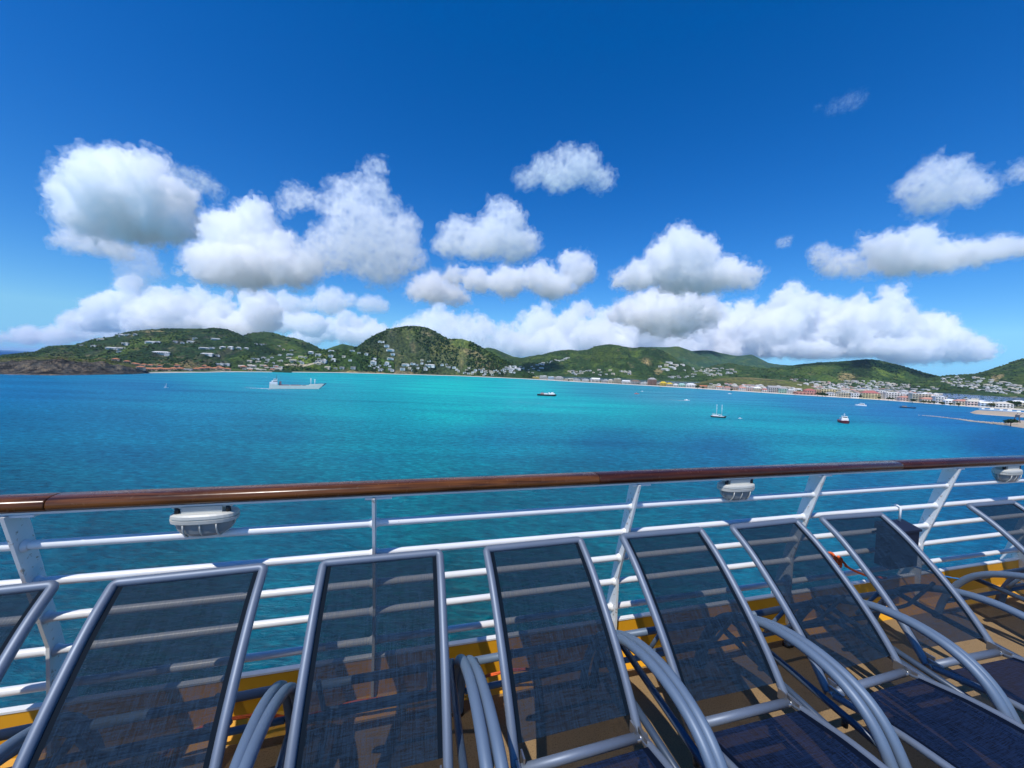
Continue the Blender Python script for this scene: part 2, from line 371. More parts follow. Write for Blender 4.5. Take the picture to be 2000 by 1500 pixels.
hill('promontory', [(-260, 699), (-60, 699), (0, 699), (50, 698), (120, 697), (160, 701.5), (210, 705), (250, 711), (272, 716), (290, 727)], [(-260, 860), (290, 900)], [(x, y - 2) for x, y in CF], rows=120, step=1.1, prof='cliff', seed=24, base=np.array([0.075, 0.085, 0.03]), micro=2.6, spur=0.55, rock=0.95, bw=1.4)

from mathutils.bvhtree import BVHTree
TV = np.concatenate(terr_V); TT = np.concatenate(terr_T)
BVH = BVHTree.FromPolygons([tuple(v) for v in TV.tolist()], TT.tolist())
def cast(x, y):
    d = Vector(ray(x, y)); d.normalize()
    h = BVH.ray_cast(Vector((0, 0, HC)), d, 20000)
    return h[0]

# ------------------------------------------------------------------ sea
ctrl = [(0,690,12,70,140),(50,760,16,105,165),(250,755,20,115,172),(0,850,8,98,148),(0,950,6,86,130),(250,850,14,108,158),(400,800,22,126,174),(250,900,12,98,150),(500,745,30,145,185),
 (700,742,25,165,190),(900,755,20,182,196),(900,800,12,165,186),(700,800,14,148,176),(700,860,12,135,165),(700,905,12,115,156),(1000,765,20,176,196),(1100,790,18,166,190),(1200,765,45,140,175),(1300,775,62,140,178),
 (1200,800,14,160,186),(1400,805,25,150,182),(1400,775,52,138,186),(1500,815,10,148,182),(1600,850,8,150,182),(1700,862,8,148,180),(1800,875,12,128,178),(1600,790,38,122,178),(1750,803,28,112,178),(1850,822,15,105,175),(1950,860,18,90,155),
 (1200,870,8,102,150),(1400,885,16,102,155),(200,1060,5,82,120),(600,1010,6,92,134),(1000,1000,2,98,135),(1450,1000,5,98,145),(1700,960,12,98,155),(1900,960,12,92,155),(900,1200,0,80,104),(300,1250,0,75,98),(1100,1150,0,84,116),(500,850,12,118,160),(1000,860,10,125,165),(450,900,10,106,152),(1100,960,4,98,140),(1400,735,40,80,120),(1950,770,30,80,140)]
gp = []; gc = []
for x, y, r_, g_, b_ in ctrl:
    gp.append((x, math.log(max(3.0, y - horizon(x))) * 300)); gc.append(lin((r_, g_, b_)))
gp = np.array(gp); gc = np.array(gc)
pxs = np.concatenate([np.linspace(-1500, -100, 30), np.arange(-90, 2100, 7.0), np.linspace(2110, 3500, 30)])
pr_ = np.concatenate([np.array([0.35, 0.8, 1.5, 2.2]), np.arange(3, 60, 1.3), np.geomspace(60, 900, 130), np.array([2000.0, 6000])])[::-1]
SP = np.zeros((len(pr_), len(pxs), 3)); SX = np.zeros(SP.shape[:2]); SY = SX.copy()
for j, x in enumerate(pxs):
    h = horizon(x)
    for i, q in enumerate(pr_):
        SP[i, j] = on_z(x, h + q, 0.0); SX[i, j] = x; SY[i, j] = math.log(max(3.0, q)) * 300
D = (SX[..., None] - gp[:, 0]) ** 2 + ((SY[..., None] - gp[:, 1]) * 1.0) ** 2
Wt = 1 / (D + 1500) ** 1.7
C = (Wt @ gc) / Wt.sum(-1, keepdims=True)
nearw = smooth(120, 260, np.exp(SY / 300))[..., None]
C = np.clip(C * (np.array([0.85, 1.10, 0.86]) * (1 - nearw) + np.array([0.5, 1.0, 0.68]) * nearw) / 1.12, 0.0008, 1)
m, nt = mat_new('sea_water'); tc = N(nt, 'ShaderNodeTexCoord')
at = N(nt, 'ShaderNodeVertexColor', layer_name='Col')
mpA = N(nt, 'ShaderNodeMapping'); mpA.inputs['Scale'].default_value = (0.0045, 0.022, 1); mpA.inputs['Rotation'].default_value = (0, 0, math.radians(12)); L(nt, tc.outputs['Object'], mpA.inputs[0])
nA = noise_tex(nt, 1.0, 5, 0.62, mpA.outputs[0], 0.4)        # wind lanes and weed beds
r = ramp(nt, nA.outputs[0], [(0.3, (0.62, 0.72, 0.82)), (0.5, (1, 1, 1)), (0.68, (1.12, 1.2, 1.12))])
c = mixc(nt, 1.0, at.outputs[0], r.outputs[0], 'MULTIPLY')
nB = noise_tex(nt, 0.35, 4, 0.65, tc.outputs['Object'])
r = ramp(nt, nB.outputs[0], [(0.3, (0.8, 0.84, 0.88)), (0.7, (1.15, 1.14, 1.1))])
c = mixc(nt, 1.0, c, r.outputs[0], 'MULTIPLY')
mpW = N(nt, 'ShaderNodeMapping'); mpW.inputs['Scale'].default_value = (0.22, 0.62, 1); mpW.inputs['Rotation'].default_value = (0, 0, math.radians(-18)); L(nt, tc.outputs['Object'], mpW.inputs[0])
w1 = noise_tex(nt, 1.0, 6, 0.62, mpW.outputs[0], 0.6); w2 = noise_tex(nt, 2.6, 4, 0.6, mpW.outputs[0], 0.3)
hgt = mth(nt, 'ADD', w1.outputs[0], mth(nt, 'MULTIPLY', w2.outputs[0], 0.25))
rw = ramp(nt, mth(nt, 'ADD', mth(nt, 'MULTIPLY', w1.outputs[0], 0.6), mth(nt, 'MULTIPLY', w2.outputs[0], 0.4)), [(0.36, (0.5, 0.55, 0.62)), (0.49, (0.9, 0.9, 0.92)), (0.62, (1.7, 1.55, 1.4))])   # wave light and shade put into the colour: bright crests, dark troughs
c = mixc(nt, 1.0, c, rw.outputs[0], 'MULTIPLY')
bp = N(nt, 'ShaderNodeBump'); bp.inputs['Strength'].default_value = 1.0; bp.inputs['Distance'].default_value = 0.9; L(nt, hgt, bp.inputs['Height'])
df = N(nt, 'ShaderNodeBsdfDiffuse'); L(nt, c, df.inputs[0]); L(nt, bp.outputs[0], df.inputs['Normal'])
gl = N(nt, 'ShaderNodeBsdfGlossy'); gl.inputs['Roughness'].default_value = 0.22; gl.inputs['Color'].default_value = (0.75, 0.9, 1, 1); L(nt, bp.outputs[0], gl.inputs['Normal'])
fr = N(nt, 'ShaderNodeFresnel'); fr.inputs[0].default_value = 1.33; L(nt, bp.outputs[0], fr.inputs['Normal'])
mx = N(nt, 'ShaderNodeMixShader'); o = N(nt, 'ShaderNodeOutputMaterial')
L(nt, mth(nt, 'MINIMUM', fr.outputs[0], 0.15), mx.inputs[0]); L(nt, df.outputs[0], mx.inputs[1]); L(nt, gl.outputs[0], mx.inputs[2]); L(nt, mx.outputs[0], o.inputs[0])
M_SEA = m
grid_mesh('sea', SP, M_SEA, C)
# lagoons behind the town
M_LAG = simple('lagoon_water', (0.045, 0.10, 0.16), 0.15, var=0.15, scale=0.01, spec=0.3)
def sheet(name, pts, z, mat):
    V = [tuple(on_z(x, y, z)) for x, y in pts]; o = mesh_obj(name, V, [tuple(range(len(V)))], mat)
    for p_ in o.data.polygons:
        if p_.normal.z < 0: p_.flip()
    return tag(o, kind='structure')
sheet('lagoon', [(1085, 733.5), (1150, 735), (1250, 737.5), (1330, 740.5), (1375, 743), (1380, 748), (1350, 753), (1250, 748), (1150, 742), (1085, 738)], 1.75, M_LAG)
M_LAG2 = simple('blue_lagoon_water', (0.03, 0.085, 0.24), 0.15, var=0.15, scale=0.01, spec=0.3)
sheet('lagoon', [(1765, 766), (1838, 767.5), (1910, 772), (1973, 776), (2100, 780), (2100, 788), (1973, 785), (1900, 784), (1800, 777), (1765, 772)], 1.75, M_LAG2)
M_LAG3 = simple('pool_water', (0.04, 0.22, 0.28), 0.15, var=0.1, scale=0.01, spec=0.3)
sheet('lagoon', [(295, 713.5), (330, 712.5), (375, 713.5), (385, 716), (350, 719), (300, 718)], 1.75, M_LAG3)

# sea air between the ship and the hills
m, nt = mat_new('sea_air'); v = N(nt, 'ShaderNodeVolumePrincipled'); v.inputs['Color'].default_value = (0.62, 0.80, 1.0, 1); v.inputs['Density'].default_value = 2.2e-5; v.inputs['Anisotropy'].default_value = 0.2
o_ = N(nt, 'ShaderNodeOutputMaterial'); L(nt, v.outputs[0], o_.inputs['Volume']); m.cycles.homogeneous_volume = True
b = MB(); b.box((0, 40000, 140), (140000, 122000, 290)); tag(b.build('haze', m), kind='stuff')
# ------------------------------------------------------------------ buildings
MC = {}
def cm(name, col, rough=0.75, var=0.12, scale=0.25):
    if name not in MC: MC[name] = simple(name, col, rough, var=var, scale=scale, spec=0.25)
    return MC[name]
WALL = {'white': cm('white_render', (0.72, 0.70, 0.66)), 'cream': cm('cream_render', (0.62, 0.55, 0.42)), 'grey': cm('grey_render', (0.5, 0.48, 0.46)), 'sand': cm('sand_render', (0.56, 0.43, 0.31)),
        'yellow': cm('yellow_render', (0.70, 0.60, 0.36)), 'bright': cm('bright_yellow_render', (0.72, 0.55, 0.12)), 'salmon': cm('salmon_render', (0.58, 0.30, 0.24)), 'orange': cm('orange_render', (0.62, 0.46, 0.28)),
        'mint': cm('mint_render', (0.42, 0.6, 0.5)), 'brick': cm('pink_brick', (0.42, 0.27, 0.2)), 'blue': cm('pale_blue_render', (0.5, 0.62, 0.72)), 'pink': cm('pink_render', (0.64, 0.52, 0.47))}
ROOF = {'white': cm('white_roof', (0.74, 0.73, 0.70)), 'grey': cm('grey_roof', (0.34, 0.33, 0.32)), 'red': cm('red_roof', (0.40, 0.14, 0.12)), 'orange': cm('orange_tile_roof', (0.50, 0.19, 0.09)), 'terra': cm('terracotta_roof', (0.5, 0.24, 0.18)),
        'blue': cm('blue_grey_roof', (0.22, 0.33, 0.5)), 'cream': cm('cream_roof', (0.6, 0.55, 0.45)), 'yellow': cm('yellow_roof', (0.7, 0.5, 0.04)), 'mint': cm('mint_roof', (0.4, 0.6, 0.55)), 'brown': cm('brown_roof', (0.2, 0.14, 0.1))}
M_WIN = simple('dark_window_glass', (0.03, 0.04, 0.05), 0.2)
def roof_geo(b, w, d, z, kind, rh, m=0, ov=0.6):
    if kind == 'flat':
        b.box((0, 0, z + 0.2), (w + 0.5, d + 0.5, 0.4), m=m); b.box((w * 0.18, 0, z + 0.4 + rh * 0.3), (w * 0.25, d * 0.4, rh * 0.6), m=m)
    else:
        x, y = w / 2 + ov, d / 2 + ov; rx = max(0.0, x - y) if kind == 'hip' else x
        V = [(-x, -y, z), (x, -y, z), (x, y, z), (-x, y, z), (-rx, 0, z + rh), (rx, 0, z + rh)]
        b.add(V, [(3, 2, 1, 0), (0, 1, 5, 4), (2, 3, 4, 5), (1, 2, 5), (3, 0, 4)], m)
def openings(b, w, d, h, st, m, bal=True, gap=3.4):
    sh = h / st
    for s in range(st):
        zc = sh * (s + 0.52); n = max(2, int(w / gap))
        for i in range(n):
            x = -w / 2 + w * (i + 0.5) / n
            b.box((x, -d / 2 - 0.03, zc), (w / n * 0.55, 0.14, sh * 0.52), m=m)
        for sd_ in (-1, 1):
            k = max(1, int(d / 5))
            for i in range(k): b.box((sd_ * (w / 2 + 0.03), -d / 2 + d * (i + 0.5) / k, zc), (0.14, d / k * 0.4, sh * 0.45), m=m)
def house_mesh(w, d, h, st, wall, roof, kind, rh, seed=0):
    """far-off house: one mesh"""
    b = MB(); b.box((0, 0, h / 2 - 3), (w, d, h + 6), m=0)
    b.box((w * 0.34, -d * 0.5 - 1.4, h * 0.25 - 3), (w * 0.3, 2.8, h * 0.5 + 6), m=0)
    openings(b, w, d, h, st, 2, gap=3.0)
    b.box((-w * 0.1, -d / 2 - 1.0, h * 0.5), (w * 0.7, 2.0, 0.25), m=0)
    roof_geo(b, w, d, h, kind, rh, 1)
    o = b.build('house', [WALL[wall], ROOF[roof], M_WIN]); me = o.data; bpy.data.objects.remove(o); return me
KIND = {
 'wf': (house_mesh(15, 9, 5.5, 2, 'white', 'white', 'flat', 1.5), 'white flat-roofed house'),
 'wl': (house_mesh(26, 9, 4.5, 1, 'white', 'white', 'hip', 2.0), 'long low white villa'),
 'wg': (house_mesh(13, 10, 5, 2, 'white', 'grey', 'hip', 2.6), 'white house with grey hipped roof'),
 'ww': (house_mesh(14, 10, 6, 2, 'white', 'white', 'hip', 2.6), 'white house with white hipped roof'),
 'cg': (house_mesh(16, 10, 5, 2, 'cream', 'cream', 'gable', 2.4), 'cream house with pale gabled roof'),
 'gr': (house_mesh(15, 9, 4.5, 1, 'grey', 'grey', 'gable', 2.0), 'grey house with grey gabled roof'),
 'or': (house_mesh(15, 11, 5.5, 2, 'sand', 'orange', 'hip', 3.4), 'sand coloured house with orange tiled roof'),
 'rd': (house_mesh(13, 10, 4.5, 1, 'white', 'terra', 'hip', 3.0), 'white house with terracotta roof'),
 'bl': (house_mesh(14, 10, 5, 2, 'white', 'blue', 'hip', 2.6), 'white house with blue-grey roof'),
}
def put_house(k, x, y, label, group, sc=1.0, rnd=random, face=None, pos=None, cat='house'):
    p = pos if pos is not None else cast(x, y)
    if p is None: return None
    me, _ = KIND[k]
    o = bpy.data.objects.new('house', me); COL.objects.link(o)
    o.location = p; az = math.atan2(-p[0], p[1])
    o.rotation_euler = (0, 0, (az * 0.9 + rnd.uniform(-0.35, 0.35)) if face is None else az + face)
    o.scale = (sc * 1.12, sc, sc * 0.8)
    tag(o, label, cat, group); return o
def cluster(cx, cy, rx, ry, n, kinds, where, group, sc=(0.7, 1.0), seed=0, slope=0.0, sep=0.5):
    rnd = random.Random(seed); pts = []; tries = 0
    while len(pts) < n and tries < n * 60:
        tries += 1
        a = rnd.uniform(0, 2 * math.pi); q = math.sqrt(rnd.random())
        x = cx + rx * q * math.cos(a); y = cy + ry * q * math.sin(a) + slope * (x - cx)
        if x > 2010 or x < -10: continue
        if any(abs(x - u) < 7.5 * sep and abs(y - v) < 3.2 * sep for u, v in pts): continue
        k = rnd.choice(kinds); s = rnd.uniform(*sc)
        if put_house(k, x, y, KIND[k][1] + ' ' + where, group, s, rnd): pts.append((x, y))
# villas of the left hill, each its own place
V1 = [('wl',218,681,1.15,'left one of the long pair below the hill road'),('wl',240,682,1.1,'right of the long white pair on the left hill'),('wf',245,672,1.2,'above the long white pair on the left hill'),('wf',233,688,0.95,'lowest below the long white pair on the left hill'),
 ('wl',199,664,1.1,'at the left end of the ridge of the left hill'),('ww',237,656,1.2,'first on the skyline of the left hill'),('wf',249,655,1.2,'second on the skyline of the left hill'),('wg',264,654,1.0,'right end of the skyline group on the left hill'),
 ('wl',294,669,1.1,'mid slope beside the bare road on the left hill'),('wf',308,669,1.1,'right of the long villa mid slope on the left hill'),('wl',315,691,1.7,'largest and alone low on the left hill'),('gr',343,668,0.9,'grey one mid slope on the left hill'),('wg',356,670,0.9,'beside the grey one on the left hill'),
 ('wl',373,668,0.9,'upper middle of the left hill'),('wf',381,662,1.0,'just under the ridge of the left hill'),('wl',421,663,1.1,'highest at the right of the left hill'),('wl',398,681,1.1,'left end of the terrace row of the left hill'),('wf',414,681,1.2,'second of the terrace row on the left hill'),
 ('ww',435,680,1.15,'third of the terrace row on the left hill'),('ww',451,680,1.1,'fourth of the terrace row on the left hill'),('ww',466,681,1.0,'fifth of the terrace row on the left hill'),('ww',481,682,1.0,'right end of the terrace row on the left hill'),('wl',405,693,1.25,'under the terrace row, left part'),('wf',425,695,0.8,'under the terrace row, right part'),
 ('wf',160,675,0.7,'far left low on the shoulder of the left hill'),('wf',183,676,0.9,'left shoulder of the left hill')]
for k, x, y, s, w_ in V1: put_house(k, x, y, KIND[k][1] + ' ' + w_, 'villas on the left hill', s, random.Random(x))
# orange roofed resort by the shore
V2 = [(262,711.5,0.8,'half hidden at the cliff end'),(275,720,0.85,'on the rocks at the cliff end'),(400,716,0.8,'behind the right half of the waterfront'),(428,718,0.8,'tucked below the white block'),(226,704,1.15,'on the headland, leftmost'),(248,708,1.0,'on the headland beside the leftmost one'),(268,713,0.9,'third along behind the cliff'),(281,714,0.85,'fourth along behind the cliff'),(294,715,0.85,'fifth along behind the cliff'),
 (288,724,1.1,'left end at the water'),(301,724,1.05,'second at the water'),(313,723,1.05,'third at the water'),(325,724,1.0,'fourth at the water'),(339,723,1.1,'fifth at the water'),(352,723,1.1,'just left of the low grey building'),
 (384,723,1.0,'just right of the low grey building'),(394,722,1.1,'second right of the grey building'),(407,721,1.15,'in the middle of the right half'),(420,722,1.1,'under the white block'),(433,722,1.1,'right under the white block'),(445,723,1.0,'at the right end'),(312,716,0.8,'behind the waterfront row'),(346,716,0.9,'behind the waterfront row by the pool')]
for x, y, s, w_ in V2: put_house('or', x, y, 'orange roofed resort house ' + w_, 'orange roofed resort houses', s, random.Random(x))
put_house('gr', 368, 724, 'low grey building between the orange roofed resort houses', None, 1.0, random.Random(3))
V3 = [('wf',430,713,1.5,'white block above the orange roofed houses'),('wf',442,713,1.4,'right half of the white block above the orange houses'),('wf',509,673,0.9,'on the shoulder under the twin hill'),('wf',500,672,0.8,'left on the shoulder under the twin hill'),('wl',517,673,0.7,'right on the shoulder under the twin hill'),
 ('wf',545,676,0.8,'upper left of the saddle'),('rd',554,683,0.9,'red roofed at the top of the saddle'),('wf',569,685,1.1,'right of the red roofed house on the saddle'),('wg',547,694,1.0,'left of the green meadow'),('wl',566,693,0.9,'beside the green meadow'),
 ('ww',607,690,1.4,'above the green meadow'),('wf',622,694,1.5,'right above the green meadow'),('wl',648,686,1.0,'on the crest of the saddle'),('wf',646,696,1.3,'right of the green meadow'),('ww',652,704,1.3,'right end of the tan terrace'),('wf',633,706,1.5,'white, on the right end of the tan terrace'),('cg',572,706,1.4,'on the left of the tan terrace'),
 ('wg',515,700,1.2,'left of the tan terrace'),('wf',503,702,1.0,'left below the tan terrace'),('cg',488,706,1.0,'low at the foot of the left hill'),('wf',493,701,0.8,'tiny at the foot of the left hill')]
for k, x, y, s, w_ in V3: put_house(k, x, y, KIND[k][1] + ' ' + w_, 'houses on the saddle', s * 0.85, random.Random(x))
V4 = [('wl',745,668,1.2,'highest on the central hill'),('wf',755,676,1.5,'second highest on the central hill'),('wl',762,684,1.4,'third down on the central hill'),('wg',716,692,1.3,'left slope of the central hill'),('wf',767,692,1.3,'middle of the central hill'),('wl',762,701,1.2,'long one in the middle of the central hill'),
 ('ww',729,709,1.9,'big one low on the left of the central hill'),('ww',756,710,1.4,'between the two big ones of the central hill'),('wl',792,713,1.4,'low middle of the central hill'),('wl',840,715,1.9,'big one low on the right of the central hill'),('wf',786,721,1.5,'nearest the shore under the central hill'),('wg',838,705,1.1,'behind the big right one of the central hill'),
 ('cg',824,704,0.9,'small one behind the big right one'),('gr',668,719,1.3,'grey one at the shore left of the central hill'),('gr',690,719,1.4,'larger, at the shore left of the central hill'),('wf',700,675,1.2,'on the skyline left of the central hill'),('wf',688,686,1.4,'left foot of the central hill'),('wg',701,690,1.1,'by the left foot of the central hill'),
 ('cg',672,697,1.0,'in the gully left of the central hill'),('wf',684,704,1.0,'lower in the gully left of the central hill'),('wl',730,701,1.0,'above the big left one of the central hill'),('wf',887,718,1.2,'right part of the shore under the hill'),('wg',872,712,0.9,'above the right shore'),('wf',808,711,1.1,'beside the low middle villa'),
 ('cg',640,719,1.4,'cream one on the shore below the terrace'),('gr',655,720,1.0,'grey one on the shore below the terrace'),('sandx',0,0,0,'')]
for k, x, y, s, w_ in V4[:-1]: put_house(k, x, y, KIND[k][1] + ' ' + w_, 'houses on the central hill', s * 0.74, random.Random(x))
cluster(505, 719, 50, 5.5, 24, ['cg', 'or', 'wf', 'cg', 'gr'], 'along the shore left of the saddle', 'shore houses left of the saddle', (0.6, 1.1), 31, sep=0.4)
cluster(795, 717, 85, 8, 22, ['wf', 'cg', 'wg', 'gr'], 'low on the slope of the central hill', 'small houses low on the central hill', (0.6, 0.95), 47)
cluster(575, 706, 75, 9, 22, ['wf', 'cg', 'wg', 'gr'], 'among the bushes of the saddle', 'small houses on the saddle', (0.55, 0.9), 48)
cluster(940, 726, 50, 7, 30, ['wf', 'wg', 'cg', 'ww'], 'at the right foot of the central hill', 'houses at the foot of the central hill', (0.5, 0.9), 32, slope=0.06, sep=0.4)
cluster(1020, 721, 42, 9, 22, ['wf', 'wg', 'gr', 'wl'], 'in the valley right of the central hill', 'houses in the valley', (0.7, 1.1), 33)
cluster(1082, 706, 36, 2.5, 13, ['wf', 'wl'], 'on the slanting road of the broad hill', 'houses along the slanting road', (0.7, 1.1), 34, slope=-0.2)
cluster(1170, 728, 70, 5.5, 24, ['wf', 'wg', 'cg', 'gr'], 'on the far shore of the lagoon', 'houses on the far lagoon shore', (0.8, 1.3), 35)
cluster(1310, 716, 24, 7, 10, ['wf', 'wl', 'cg'], 'above the far end of the lagoon', 'houses above the lagoon', (1.1, 1.7), 36)
cluster(1385, 726, 52, 9, 34, ['wf', 'wg', 'gr', 'cg'], 'on the low slope behind the brown mound', 'houses on the low slope', (0.9, 1.35), 37)
cluster(1330, 737, 30, 2.5, 9, ['wf', 'gr'], 'at the right end of the lagoon', 'houses at the end of the lagoon', (0.8, 1.2), 38)
cluster(1920, 752, 88, 13, 95, ['wf', 'wg', 'cg', 'ww', 'gr'], 'on the lower slope of the far right hill', 'houses under the far right hill', (0.6, 1.05), 39, slope=0.14, sep=0.42)
cluster(1740, 753, 90, 6, 60, ['gr', 'wf', 'cg', 'wg'], 'behind the hotels of the town', 'houses behind the hotels', (0.7, 1.3), 40, slope=0.08, sep=0.38)
cluster(1610, 749, 70, 5, 20, ['gr', 'wf', 'cg', 'rd'], 'behind the beach road of the town', 'houses behind the beach road', (0.8, 1.2), 41, slope=0.1)

cluster(1480, 757.5, 95, 4.5, 60, ['wf', 'cg', 'rd', 'gr', 'ww'], 'in the middle of the beach town', 'houses in the middle of the town', (0.6, 1.0), 42, slope=0.065, sep=0.35)
cluster(1700, 763, 140, 7.0, 150, ['wf', 'cg', 'wg', 'rd', 'ww'], 'packed behind the beach hotels', 'houses packed behind the beach hotels', (0.55, 1.05), 43, slope=0.075, sep=0.3)
cluster(1180, 744.5, 120, 2.6, 46, ['wf', 'cg', 'wg', 'ww'], 'behind the long white beach', 'houses behind the long beach', (0.5, 0.9), 44, slope=0.055, sep=0.35)
cluster(1925, 786, 70, 3.0, 12, ['wf', 'cg', 'ww', 'bl'], 'near the marina', 'houses near the marina', (0.6, 0.85), 45, slope=0.09)
# beach front of the town: (x0, x1, base y, top y, storeys, wall, roof, roof kind, label)
TB = [(811,837,733.5,728.5,1,'white','white','flat','long white beach building left of the blue roofed hall'),(838,882,735,729,2,'white','blue','gable','long white hall with blue-grey roof at the left end of the beach'),
 (884,905,736,730,1,'cream','white','hip','low cream building right of the blue roofed hall'),(912,926,737,731,2,'white','white','hip','white beach house below the foot of the central hill'),(934,950,738.5,733,1,'white','grey','hip','low white beach house with grey roof at the beach bend'),(958,974,739,733,2,'white','white','flat','white flat roofed beach house at the beach bend'),(980,1000,740,735,1,'cream','grey','gable','long cream beach house just left of the yellow one'),
 (1040,1052,741,734,2,'bright','cream','flat','small yellow house at the left of the beach'),(1054,1068,742,731,3,'white','white','flat','white block beside the small yellow house'),(1070,1082,743,733,2,'blue','white','flat','pale blue beach building'),(1084,1100,744,733,3,'white','grey','hip','white building with grey roof left of the lagoon'),(1103,1115,745,738,2,'cream','white','flat','cream beach house behind the tug'),
 (1120,1133,746,738,2,'white','grey','hip','white beach house below the lagoon edge'),(1137,1150,746.5,739,2,'white','white','flat','white beach house left of the white gabled one'),(1155,1171,747.5,736,3,'white','white','gable','white gabled beach hotel with palms'),(1175,1186,748.5,740,2,'grey','white','flat','grey beach building right of the gabled hotel'),(1188,1197,749,739,2,'cream','cream','hip','cream beach house left of the twin block'),
 (1199,1212,750,736,5,'cream','white','flat','tall cream twin block on the beach'),(1215,1230,751,741,2,'white','white','gable','white gabled hall right of the twin block'),(1232,1250,752,740,3,'grey','brown','hip','grey beach hotel with brown hipped roof'),(1252,1263,752.5,744,2,'white','white','flat','white house left of the brick tower'),
 (1265,1281,754,734,6,'brick','grey','hip','tall pinkish brick tower on the beach, much higher than its neighbours'),(1283,1289,754,746,2,'cream','white','flat','small cream house in the lee of the brick tower'),(1289,1301,755,743,3,'bright','yellow','hip','bright yellow building with yellow roof'),(1302,1313,756,745.5,2,'cream','yellow','hip','cream house with yellow roof'),
 (1315,1324,757,748,2,'white','white','hip','white house between the yellow roofs and the mint house'),(1325,1338,757.5,747,2,'mint','mint','hip','mint green house on the beach'),(1340,1358,759,746.5,2,'white','white','hip','large white hipped building on the beach'),(1366,1380,760,751,2,'sand','orange','gable','sand house with orange roof in front of the brown mound'),
 (1383,1397,761,751,2,'cream','cream','flat','cream flat house in front of the brown mound'),(1399,1411,762,752.5,2,'white','orange','hip','white house with orange roof before the brown mound'),(1414,1427,763.5,753,2,'pink','terra','hip','pink house with terracotta roof before the mound'),(1429,1441,764,755,2,'sand','brown','gable','sand house with brown roof behind the speedboat'),
 (1443,1457,765.5,754,2,'white','terra','hip','white house with terracotta roof at the middle of the beach'),(1459,1471,766.5,753,3,'pink','white','flat','pink flat roofed beach building'),(1472,1486,767.5,753,3,'cream','white','hip','cream house with white hipped roof and three floors'),(1488,1499,768,757,2,'white','red','hip','white house with red roof left of the grey hall'),
 (1500,1520,768,750,3,'grey','grey','gable','big hall with grey gabled roof'),(1522,1537,771,753,3,'mint','grey','hip','mint building right of the grey hall'),(1538,1552,772,758,3,'white','white','flat','white three floor building left of the red restaurant'),
 (1554,1590,773.5,764,2,'salmon','terra','gable','long salmon red beach restaurant'),(1571,1590,771,756,2,'salmon','red','hip','raised red roofed part behind the salmon restaurant'),(1590,1601,771,756,3,'orange','cream','flat','orange block right of the red restaurant'),(1603,1630,771,755.5,3,'yellow','cream','flat','long pale yellow building behind trees'),
 (1614,1630,775,763.5,2,'white','grey','hip','white house in front of the long yellow building'),(1637,1660,776,762,3,'cream','white','flat','cream three floor building with balconies'),(1662,1682,777.5,764,2,'white','pink','flat','white house behind the dark tree left of the yellow hotel'),
 (1684,1712,779.5,759,4,'yellow','red','hip','large yellow hotel with red roof'),(1713,1728,779,758,5,'white','white','flat','tall white block right of the yellow hotel'),(1729,1755,780.5,762,4,'white','white','flat','white hotel with rows of dark balconies'),(1757,1779,783,771,2,'pink','terra','hip','low pink building with red roof between two white hotels'),
 (1781,1809,785.5,763,5,'cream','white','flat','stepped cream hotel with grey balconies'),(1800,1825,787,774,1,'cream','terra','hip','red roofed beach pavilion with bushes'),(1826,1843,788,769.5,3,'white','white','flat','white block beside the blue lagoon'),
 (1846,1864,790,777,2,'white','white','hip','white house with white roof left of the wide red roof'),(1866,1888,791,777,2,'cream','terra','hip','house with wide red hipped roof before the blue lagoon'),(1889,1913,792.5,777,2,'pink','cream','hip','pinkish house with pale roof before the blue lagoon'),
 (1915,1932,794,782,2,'blue','white','gable','pale blue house with white gable near the marina'),(1944,1969,796,782,2,'white','cream','hip','white colonnaded building near the marina'),(1976,2000,794,779,2,'cream','white','hip','cream building with white roof at the right edge')]
ROOF['pink'] = WALL['pink']
def town_building(x0, x1, yb, yt, st, wall, roof, kind, label):
    xm = (x0 + x1) / 2; h0 = horizon(xm)
    coast = np.interp(xm, [p[0] for p in COAST], [p[1] for p in COAST])
    yb = min(yb, coast - 1.6)
    yb = yb + 0.0; c = on_z(xm, yb, 1.6); dist = c[1]; k = dist / F; w = (x1 - x0) * k * 0.97; H = (yb - yt) * k * 0.80
    d = min(16.0, max(8.0, w * 0.6)); rh = {'flat': 1.6, 'hip': min(H * 0.32, d * 0.35), 'gable': min(H * 0.3, d * 0.3)}[kind]
    h = max(2.6, H - rh); az = math.atan2(-c[0], c[1])
    r = empty('building', (c[0] - math.sin(az) * d / 2, c[1] + math.cos(az) * d / 2, 1.5), az * 0.55 + 0.02)
    r.name = 'hotel' if st >= 4 else 'building'
    b = MB(); b.box((0, 0, h / 2 - 1), (w, d, h + 2))
    sh = h / st
    for s in range(1, st): b.box((0, -d / 2 - 0.65, sh * s), (w * 0.96, 1.3, 0.22))
    if st >= 3:
        for i in range(int(w / 5) + 2): b.box((-w * 0.48 + w * 0.96 * i / (int(w / 5) + 1), -d / 2 - 0.65, h / 2), (0.25, 1.3, h))
    b.build('wall', WALL[wall], r)
    b = MB(); roof_geo(b, w, d, h, kind, rh); b.build('roof', ROOF[roof], r)
    for s in range(st):
        n = max(2, min(6, int(w / 4)))
        for i in range(n):
            b = MB(); b.box((-w / 2 + w * (i + 0.5) / n, -d / 2 - 0.03, sh * (s + 0.5)), (w / n * 0.5, 0.16, sh * 0.55)); b.build('window', M_WIN, r)
    tag(r, label, 'hotel' if st >= 4 else 'building', 'buildings along the beach')
for a in TB: town_building(*a)

